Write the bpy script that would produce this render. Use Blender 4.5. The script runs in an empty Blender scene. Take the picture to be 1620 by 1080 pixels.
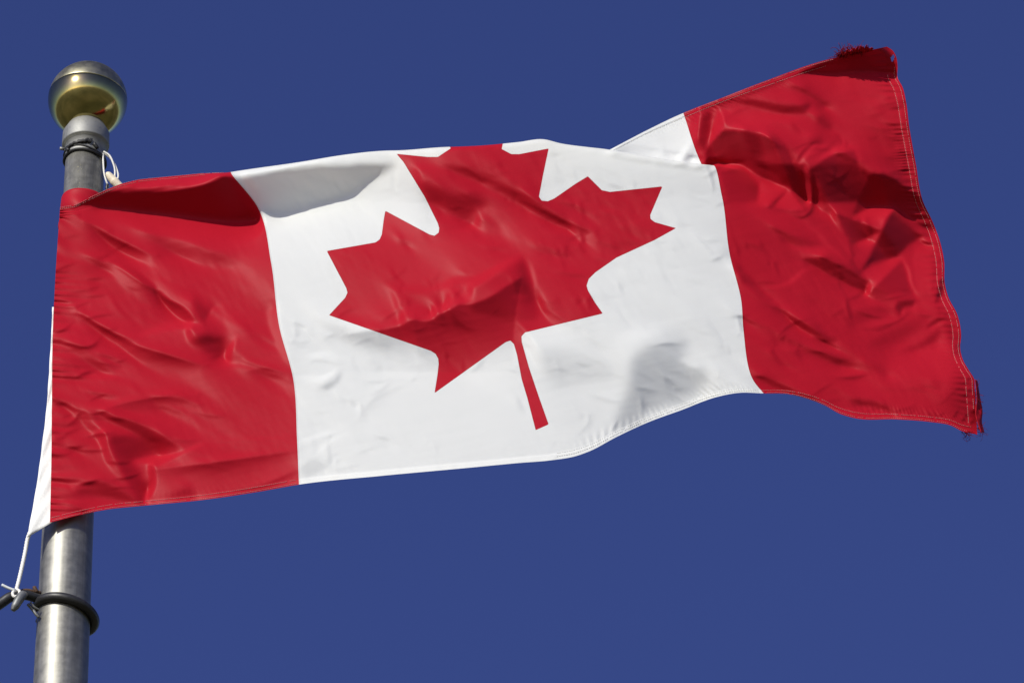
import bpy, math, random
import numpy as np
from mathutils import Vector, Matrix

# ------------------------------------------------------------------ camera, sky, sun, exposure
S = bpy.context.scene
ELEV = math.radians(38.0)            # how far the camera looks up
DIST = 15.0                          # metres to the flag
MM = 0.0013                          # metres per photo pixel at that distance
FPX = DIST / MM
CAM = Vector((0.0, 0.0, 1.6))
FWD = Vector((0.0, math.cos(ELEV), math.sin(ELEV)))
UP = Vector((0.0, -math.sin(ELEV), math.cos(ELEV)))
RIGHT = Vector((1.0, 0.0, 0.0))
cd = bpy.data.cameras.new('camera')
cam = bpy.data.objects.new('camera', cd)
S.collection.objects.link(cam)
cam.location = CAM
cam.rotation_euler = (math.pi / 2 + ELEV, 0, 0)
cd.sensor_width = 36.0
cd.lens = FPX / 1620.0 * 36.0
cd.clip_start = 0.1
cd.clip_end = 20000.0
S.camera = cam

SUN_EL = math.radians(29.0)
SUN_AZ = math.radians(33.0)          # to the left of straight behind the camera
SUN = Vector((-math.sin(SUN_AZ) * math.cos(SUN_EL), -math.cos(SUN_AZ) * math.cos(SUN_EL), math.sin(SUN_EL)))
W = bpy.data.worlds.new('World')
S.world = W
W.use_nodes = True
wn = W.node_tree
wn.nodes.clear()
sky = wn.nodes.new('ShaderNodeTexSky')
sky.sky_type = 'NISHITA'
sky.sun_disc = False
sky.sun_elevation = SUN_EL
sky.sun_rotation = math.atan2(SUN.x, SUN.y)
sky.altitude = 1200.0
sky.air_density = 0.8
sky.dust_density = 3.0
sky.ozone_density = 4.0
bg = wn.nodes.new('ShaderNodeBackground')
bg.inputs['Strength'].default_value = 0.095
wo = wn.nodes.new('ShaderNodeOutputWorld')
tint = wn.nodes.new('ShaderNodeMix')          # colour of the clear dry sky
tint.data_type = 'RGBA'
tint.blend_type = 'MULTIPLY'
tint.inputs['Factor'].default_value = 1.0
# paler and warmer towards the horizon, deep blue higher up
geo_ = wn.nodes.new('ShaderNodeTexCoord')
sep = wn.nodes.new('ShaderNodeSeparateXYZ')
wn.links.new(geo_.outputs['Generated'], sep.inputs[0])
hz = wn.nodes.new('ShaderNodeMapRange')
hz.inputs['From Min'].default_value = 0.0
hz.inputs['From Max'].default_value = 0.45
wn.links.new(sep.outputs['Z'], hz.inputs['Value'])
tone = wn.nodes.new('ShaderNodeMix')
tone.data_type = 'RGBA'
tone.inputs['A'].default_value = (1.5, 1.36, 1.15, 1.0)
tone.inputs['B'].default_value = (0.73, 0.665, 1.14, 1.0)
wn.links.new(hz.outputs[0], tone.inputs['Factor'])
wn.links.new(tone.outputs['Result'], tint.inputs['B'])
wn.links.new(sky.outputs[0], tint.inputs['A'])
wn.links.new(tint.outputs['Result'], bg.inputs[0])
wn.links.new(bg.outputs[0], wo.inputs[0])
sl = bpy.data.lights.new('sun', 'SUN')
sl.energy = 4.35
sl.angle = math.radians(0.53)
sl.color = (1.0, 0.978, 0.855)
so = bpy.data.objects.new('sun', sl)
S.collection.objects.link(so)
so.rotation_euler = SUN.to_track_quat('Z', 'Y').to_euler()
so.location = (0, 0, 40)
S.view_settings.view_transform = 'Standard'
S.view_settings.look = 'None'
S.view_settings.exposure = 0.0
S.view_settings.gamma = 1.0
S.cycles.max_bounces = 10
S.cycles.diffuse_bounces = 5
S.cycles.transmission_bounces = 6
rng = np.random.default_rng(7)
random.seed(7)
A3 = lambda v: np.array((v.x, v.y, v.z))
CAMA, FWDA, UPA, RIGHTA = A3(CAM), A3(FWD), A3(UP), A3(RIGHT)
TANE = math.tan(ELEV)


def at(x, y, h):
    """A point seen at photo position (x, y) that stands h photo-pixels nearer than DIST (real perspective)."""
    x, y, h = np.asarray(x, float), np.asarray(y, float), np.asarray(h, float)
    d = DIST - h * MM
    k = d / FPX
    return CAMA + (d[..., None] * FWDA) + ((x - 810.0) * k)[..., None] * RIGHTA + ((540.0 - y) * k)[..., None] * UPA


def vert(y, off=0.0):
    """h of a vertical sheet through the pole axis at photo height y, plus an offset towards the viewer."""
    return TANE * (np.asarray(y, float) - 540.0) + off


# ------------------------------------------------------------------ helpers
def link(o, parent=None):
    S.collection.objects.link(o)
    if parent is not None:
        o.parent = parent
        o.matrix_parent_inverse = Matrix.Translation(-Vector(parent.location))
    return o


def thing(name, label, cat, loc, group=None):
    o = bpy.data.objects.new(name, None)
    o.location = loc
    o.empty_display_size = 0.05
    S.collection.objects.link(o)
    o['label'] = label
    o['category'] = cat
    if group:
        o['group'] = group
    return o


def mesh_obj(name, V, F, mat, parent=None, smooth=True):
    me = bpy.data.meshes.new(name)
    V = np.asarray(V, np.float32)
    me.vertices.add(len(V))
    me.vertices.foreach_set('co', V.ravel())
    lens = np.array([len(f) for f in F], np.int32)
    idx = np.concatenate([np.asarray(f, np.int32) for f in F])
    me.loops.add(len(idx))
    me.loops.foreach_set('vertex_index', idx)
    me.polygons.add(len(lens))
    me.polygons.foreach_set('loop_start', np.concatenate(([0], np.cumsum(lens)[:-1])).astype(np.int32))
    me.polygons.foreach_set('use_smooth', np.full(len(lens), smooth))
    me.update(calc_edges=True)
    me.validate()
    me.materials.append(mat)
    return link(bpy.data.objects.new(name, me), parent)


class Geo:
    def __init__(self):
        self.V, self.F = [], []

    def add(self, V, F):
        b = len(self.V)
        self.V += [tuple(map(float, v)) for v in V]
        self.F += [tuple(i + b for i in f) for f in F]

    def tube(self, pts, r, n=8, closed=False):
        pts = np.asarray(pts, float)
        m = len(pts)
        r = np.broadcast_to(np.asarray(r, float), (m,))
        if closed:
            tang = np.roll(pts, -1, 0) - np.roll(pts, 1, 0)
        else:
            tang = np.gradient(pts, axis=0)
        tang /= np.linalg.norm(tang, axis=1)[:, None] + 1e-12
        ref = np.array((0.31, 0.52, 0.79))
        if abs(tang[0] @ ref) > 0.9:
            ref = np.array((0.9, -0.3, 0.1))
        nrm = ref - tang[0] * (ref @ tang[0])
        V = []
        for i in range(m):
            nrm = nrm - tang[i] * (nrm @ tang[i])
            nrm /= np.linalg.norm(nrm) + 1e-12
            bn = np.cross(tang[i], nrm)
            for k in range(n):
                a = 2 * math.pi * k / n
                V.append(pts[i] + r[i] * (math.cos(a) * nrm + math.sin(a) * bn))
        F = []
        for i in range(m if closed else m - 1):
            j = (i + 1) % m
            for k in range(n):
                l = (k + 1) % n
                F.append((i * n + k, i * n + l, j * n + l, j * n + k))
        if not closed:
            F.append(tuple(range(n))[::-1])
            F.append(tuple((m - 1) * n + k for k in range(n)))
        self.add(V, F)

    def lathe(self, axis_xy, prof, n=64, wob=None, cap=True):
        """prof: list of (z, r) from bottom to top around a vertical axis."""
        V, F = [], []
        for (z, r) in prof:
            for k in range(n):
                a = 2 * math.pi * k / n
                rr = r * (1 + (wob(a, z) if wob else 0))
                V.append((axis_xy[0] + rr * math.cos(a), axis_xy[1] + rr * math.sin(a), z))
        m = len(prof)
        for i in range(m - 1):
            for k in range(n):
                l = (k + 1) % n
                F.append((i * n + k, i * n + l, (i + 1) * n + l, (i + 1) * n + k))
        if cap:
            F.append(tuple(range(n))[::-1])
            F.append(tuple((m - 1) * n + k for k in range(n)))
        self.add(V, F)

    def build(self, name, mat, parent=None, smooth=True):
        return mesh_obj(name, self.V, self.F, mat, parent, smooth)


def curve_pts(P, n):
    """Catmull-Rom through P (k x d), n samples."""
    P = np.asarray(P, float)
    k = len(P)
    d = np.concatenate(([0], np.cumsum(np.linalg.norm(np.diff(P, axis=0), axis=1))))
    return np.stack([hermite(d, P[:, c], np.linspace(0, d[-1], n)) for c in range(P.shape[1])], 1)


def hermite(x, y, q):
    x, y, q = np.asarray(x, float), np.asarray(y, float), np.asarray(q, float)
    m = np.gradient(y, x) if len(x) > 2 else np.full(len(x), (y[-1] - y[0]) / (x[-1] - x[0]))
    i = np.clip(np.searchsorted(x, q, side='right') - 1, 0, len(x) - 2)
    h = x[i + 1] - x[i]
    t = (q - x[i]) / h
    return ((2 * t**3 - 3 * t**2 + 1) * y[i] + (t**3 - 2 * t**2 + t) * h * m[i]
            + (-2 * t**3 + 3 * t**2) * y[i + 1] + (t**3 - t**2) * h * m[i + 1])


def mat_new(name):
    m = bpy.data.materials.new(name)
    m.use_nodes = True
    nt = m.node_tree
    p = nt.nodes['Principled BSDF']
    return m, nt, p


def N(nt, t, **kw):
    n = nt.nodes.new(t)
    for k, v in kw.items():
        setattr(n, k, v)
    return n


def noise(nt, scale, detail=4.0, rough=0.55, vec=None, mscale=None):
    n = N(nt, 'ShaderNodeTexNoise')
    n.inputs['Scale'].default_value = scale
    n.inputs['Detail'].default_value = detail
    n.inputs['Roughness'].default_value = rough
    if vec is None:
        tc = N(nt, 'ShaderNodeTexCoord')
        vec = tc.outputs['Object']
    if mscale:
        mp = N(nt, 'ShaderNodeMapping')
        mp.inputs['Scale'].default_value = mscale
        nt.links.new(vec, mp.inputs['Vector'])
        vec = mp.outputs['Vector']
    nt.links.new(vec, n.inputs['Vector'])
    return n.outputs['Fac']


def ramp(nt, fac, stops):
    r = N(nt, 'ShaderNodeValToRGB')
    el = r.color_ramp.elements
    while len(el) < len(stops):
        el.new(0.5)
    for e, (p, c) in zip(el, stops):
        e.position = p
        e.color = (c, c, c, 1) if not hasattr(c, '__len__') else (*c, 1)
    nt.links.new(fac, r.inputs['Fac'])
    return r.outputs['Color']


def bump(nt, p, height, strength, dist):
    b = N(nt, 'ShaderNodeBump')
    b.inputs['Strength'].default_value = strength
    b.inputs['Distance'].default_value = dist
    nt.links.new(height, b.inputs['Height'])
    nt.links.new(b.outputs['Normal'], p.inputs['Normal'])
    return b


def mth(nt, op, a, b=None, c=None, clamp=False):
    m = N(nt, 'ShaderNodeMath', operation=op, use_clamp=clamp)
    for i, v in enumerate((a, b, c)):
        if v is None:
            continue
        if isinstance(v, (int, float)):
            m.inputs[i].default_value = v
        else:
            nt.links.new(v, m.inputs[i])
    return m.outputs[0]


def simple_mat(name, col, rough=0.6, metal=0.0, nscale=40.0, var=0.25, bstr=0.2, bdist=0.0008, mscale=None):
    m, nt, p = mat_new(name)
    f = noise(nt, nscale, 6.0, 0.6, mscale=mscale)
    lo = tuple(c * (1 - var) for c in col)
    hi = tuple(min(1, c * (1 + var)) for c in col)
    nt.links.new(ramp(nt, f, [(0.3, lo), (0.7, hi)]), p.inputs['Base Color'])
    p.inputs['Roughness'].default_value = rough
    p.inputs['Metallic'].default_value = metal
    if bstr:
        bump(nt, p, f, bstr, bdist)
    return m

# ------------------------------------------------------------------ ground
def ground():
    m, nt, p = mat_new('grass_ground')
    a = noise(nt, 0.05, 6)
    b = noise(nt, 6.0, 8)
    mixv = mth(nt, 'ADD', mth(nt, 'MULTIPLY', a, 0.6), mth(nt, 'MULTIPLY', b, 0.4))
    nt.links.new(ramp(nt, mixv, [(.38, (.045, .05, .02)), (.52, (.13, .12, .06)), (.64, (.24, .205, .13))]), p.inputs['Base Color'])
    p.inputs['Roughness'].default_value = 0.95
    g = Geo()
    ring = [0.0, 6, 15, 40, 120, 400, 1500, 6000]
    V, F = [(0, 0, 0)], []
    n = 48
    for r in ring[1:]:
        for k in range(n):
            a = 2 * math.pi * k / n
            V.append((r * math.cos(a), r * math.sin(a), 0))
    for k in range(n):
        F.append((0, 1 + k, 1 + (k + 1) % n))
    for i in range(len(ring) - 2):
        for k in range(n):
            l = (k + 1) % n
            F.append((1 + i * n + k, 1 + (i + 1) * n + k, 1 + (i + 1) * n + l, 1 + i * n + l))
    g.add(V, F)
    o = g.build('ground', m)
    o['kind'] = 'structure'


ground()

# ------------------------------------------------------------------ flag: large form
# nine stations along the fly, each a profile from bottom hem to top hem:
# photo x, y and the offset (px) in front of the vertical sheet through the pole
BOT = [(79, 826), (122, 815), (172, 805), (226, 799.5), (323, 790), (405, 778), (473, 766), (606, 752), (736, 740), (820, 732),
       (872, 727.6), (911, 721), (931, 714), (975.6, 690.7), (1027, 667), (1079, 648), (1131, 628.5), (1170, 621), (1208, 622),
       (1245.6, 623), (1279, 631), (1305, 641), (1328.5, 654), (1352, 661), (1419, 663), (1471, 667), (1505, 673), (1523, 682), (1546, 687)]
RID = [(91, 385), (190, 310), (300, 288), (366, 275), (385, 273.5), (429, 267), (480, 256), (545, 245), (604, 239), (635.6, 238), (692.6, 234), (760, 231.6), (820, 226.7),
       (859, 223), (887, 228.5), (929, 233.7), (950, 236), (1001, 244), (1079, 256.5), (1109, 260), (1128.5, 262), (1200, 275), (1290, 280), (1372, 275), (1447, 255)]
FLY = [(1546, 687), (1544, 646), (1542, 615), (1541, 599), (1533, 586), (1523, 568), (1519, 550), (1520.5, 532), (1515, 499), (1500, 469),
       (1495, 450), (1493.5, 412), (1487, 382), (1476, 352), (1460, 318), (1449, 260), (1438.5, 201), (1433, 159), (1428, 138.5), (1420, 123), (1420, 105), (1418, 91), (1412, 80), (1403, 74)]
ST = {  # u: (v keys, [(x, y, off) b f1 f2 f3 f4 f5 r k1 k2 t])
    0.0: ([0, .17, .37, .57, .75, .82, .88, .93, .965, 1],
          [(79, 826, 60), (81, 740, 60), (82, 640, 60), (83, 540, 60), (87, 450, 60), (89, 415, 60), (91, 385, 60), (93, 360, 60), (94, 343, 60), (95, 328, 60)]),
    0.25: ([0, .12, .3, .46, .65, .84, .955, .97, .985, 1],
           [(473, 766, 64), (470, 696, 64), (464, 600, 65), (442, 517, 66), (429, 416, 66), (406, 325, 46), (366, 275, 60), (365, 272.5, 50), (364.5, 272.5, 40), (364, 273, 30)]),
    0.375: ([0, .11, .25, .41, .59, .75, .88, .91, .95, 1],
            [(660, 747, 70), (657, 680, 75), (650, 600, 80), (637, 510, 85), (615, 410, 85), (588, 320, 75), (562, 243, 85), (556, 250, 50), (552, 275, 10), (550, 300, -15)]),
    0.5: ([0, .08, .22, .34, .52, .69, .85, .88, .93, 1],
          [(845, 729, 70), (858, 676, 75), (838, 600, 85), (818, 535, 95), (800, 430, 100), (782, 330, 95), (760, 232, 85), (752, 243, 45), (748, 280, 0), (745, 320, -30)]),
    0.625: ([0, .07, .18, .34, .48, .62, .76, .80, .88, 1],
            [(1025, 668, 55), (1022, 630, 60), (1015, 570, 75), (1000, 480, 88), (985, 400, 90), (968, 320, 90), (943, 236, 85), (938, 252, 45), (930, 272, 0), (915, 262, -10)]),
    0.6875: ([0, .08, .19, .33, .46, .58, .71, .75, .82, 1],
             [(1118, 633, 50), (1115, 590, 55), (1105, 530, 65), (1090, 450, 75), (1075, 380, 80), (1060, 315, 82), (1038, 250, 82), (1035, 266, 35), (1030, 257, 10), (1022, 207, 10)]),
    0.75: ([0, .06, .2, .28, .43, .6, .69, .735, .79, 1],
           [(1208, 622, 45), (1191, 600, 45), (1176, 520, 52), (1173, 478, 55), (1154, 400, 60), (1142, 310, 68), (1128.5, 262, 75), (1119, 277, 30), (1109, 258, 20), (1081, 179, 25)]),
    0.8125: ([0, .08, .22, .34, .47, .61, .68, .73, .8, 1],
             [(1285, 633, 32), (1275, 590, 30), (1262, 520, 28), (1250, 460, 30), (1235, 390, 38), (1215, 315, 50), (1200, 275, 55), (1190, 250, 48), (1180, 215, 45), (1145, 154, 50)]),
    0.875: ([0, .08, .21, .33, .46, .58, .68, .73, .8, 1],
            [(1370, 662, 15), (1362, 610, 10), (1350, 540, 5), (1335, 470, 5), (1322, 400, 10), (1305, 330, 25), (1290, 280, 35), (1282, 250, 40), (1268, 205, 50), (1212, 128, 65)]),
    0.9375: ([0, .08, .2, .33, .45, .58, .68, .74, .81, 1],
             [(1460, 666, -10), (1452, 620, -20), (1440, 550, -30), (1425, 480, -35), (1408, 410, -30), (1390, 335, -10), (1372, 275, 10), (1362, 240, 25), (1345, 190, 40), (1300, 97, 60)]),
    1.0: ([0, .08, .21, .33, .45, .58, .7, .8, .88, 1],
          [(1546, 687, -40), (1542, 625, -50), (1520, 545, -60), (1500, 470, -70), (1492, 410, -70), (1465, 330, -50), (1447, 255, -20), (1438, 200, 10), (1430, 150, 30), (1403, 74, 60)]),
}
TOP_EXTRA = [(0.0, 95, 328), (0.03, 119.6, 324), (0.06, 145, 311), (0.085, 168, 300), (0.11, 190.6, 291), (0.135, 219, 284), (0.17, 259, 280), (0.21, 315.6, 274.6), (0.25, 364, 273)]
NU, NV = 820, 380
uu = np.linspace(0, 1, NU)
vv = np.linspace(0, 1, NV)
us = np.array(sorted(ST))
KEY = np.array([[list(p) for p in ST[u][1]] for u in us])        # station x key x 3
KV = np.array([ST[u][0] for u in us])
NK = KV.shape[1]
keyd = np.empty((NU, NK, 3))
kvd = np.empty((NU, NK))
for k in range(NK):
    for c in range(3):
        keyd[:, k, c] = hermite(us, KEY[:, k, c], uu)
    kvd[:, k] = np.interp(uu, us, KV[:, k])


def follow(poly, anchors):
    """positions along a polyline for each u; anchors: [(u, x of the anchor point)]"""
    poly = np.asarray(poly, float)
    d = np.concatenate(([0], np.cumsum(np.linalg.norm(np.diff(poly, axis=0), axis=1))))
    ad = [d[np.argmin(np.abs(poly[:, 0] - ax))] for _, ax in anchors]
    s = np.interp(uu, [a[0] for a in anchors], ad)
    return hermite(d, poly[:, 0], s), hermite(d, poly[:, 1], s)


keyd[:, 0, 0], keyd[:, 0, 1] = follow(BOT, [(0, 79), (.25, 473), (.75, 1208), (1, 1546)])
rx, ry = follow(RID, [(0, 91), (.25, 366), (.75, 1128.5), (1, 1447)])
w = np.clip((uu - .15) / .1, 0, 1) * np.clip((.80 - uu) / .05, 0, 1)
keyd[:, 6, 0] += (rx - keyd[:, 6, 0]) * w
keyd[:, 6, 1] += (ry - keyd[:, 6, 1]) * w
te = np.array(TOP_EXTRA)
m = uu <= .25
keyd[m, 9, 0] = np.interp(uu[m], te[:, 0], te[:, 1])
keyd[m, 9, 1] = np.interp(uu[m], te[:, 0], te[:, 2])
# the near-pole columns share the corner's pull: keep the upper keys between hem and front
for k, f in ((8, .93), (7, .86), (6, .74)):
    ww = np.clip((.25 - uu[m]) / .1, 0, 1)
    for c in range(2):
        lo = keyd[m, 5, c]
        tgt = lo + (keyd[m, 9, c] - lo) * f
        keyd[m, k, c] = keyd[m, k, c] * (1 - ww) + tgt * ww

PX = np.empty((NU, NV)); PY = np.empty((NU, NV)); PO = np.empty((NU, NV)); RV = kvd[:, 6]
for i in range(NU):
    PX[i] = hermite(kvd[i], keyd[i, :, 0], vv)
    PY[i] = hermite(kvd[i], keyd[i, :, 1], vv)
    PO[i] = hermite(kvd[i], keyd[i, :, 2], vv)
# fly edge follows its traced line
fl = np.array(FLY, float)
fd = np.concatenate(([0], np.cumsum(np.linalg.norm(np.diff(fl, axis=0), axis=1))))
ed = np.concatenate(([0], np.cumsum(np.hypot(np.diff(PX[-1]), np.diff(PY[-1])))))
ed = ed / ed[-1] * fd[-1]
dx = hermite(fd, fl[:, 0], ed) - PX[-1]
dy = hermite(fd, fl[:, 1], ed) - PY[-1]
wu = np.clip((uu - .9) / .1, 0, 1)[:, None] ** 2
PX += wu * dx
PY += wu * dy
# in front of the pole the cloth lies on it
POLE_X0 = 121.0
polex = POLE_X0 + (540 - PY) * 0.046
H0 = vert(PY) + PO
# sheet coordinate that keeps counting upwards where the cloth rolls over the top and away
SY = PY.copy()
for i in range(NU):
    if .25 <= uu[i] <= .80:
        j = int(np.searchsorted(vv, RV[i]))
        step = np.sqrt(np.diff(PX[i, j:])**2 + np.diff(PY[i, j:])**2 + np.diff(H0[i, j:])**2)
        SY[i, j + 1:] = SY[i, j] - np.cumsum(step)

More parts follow.
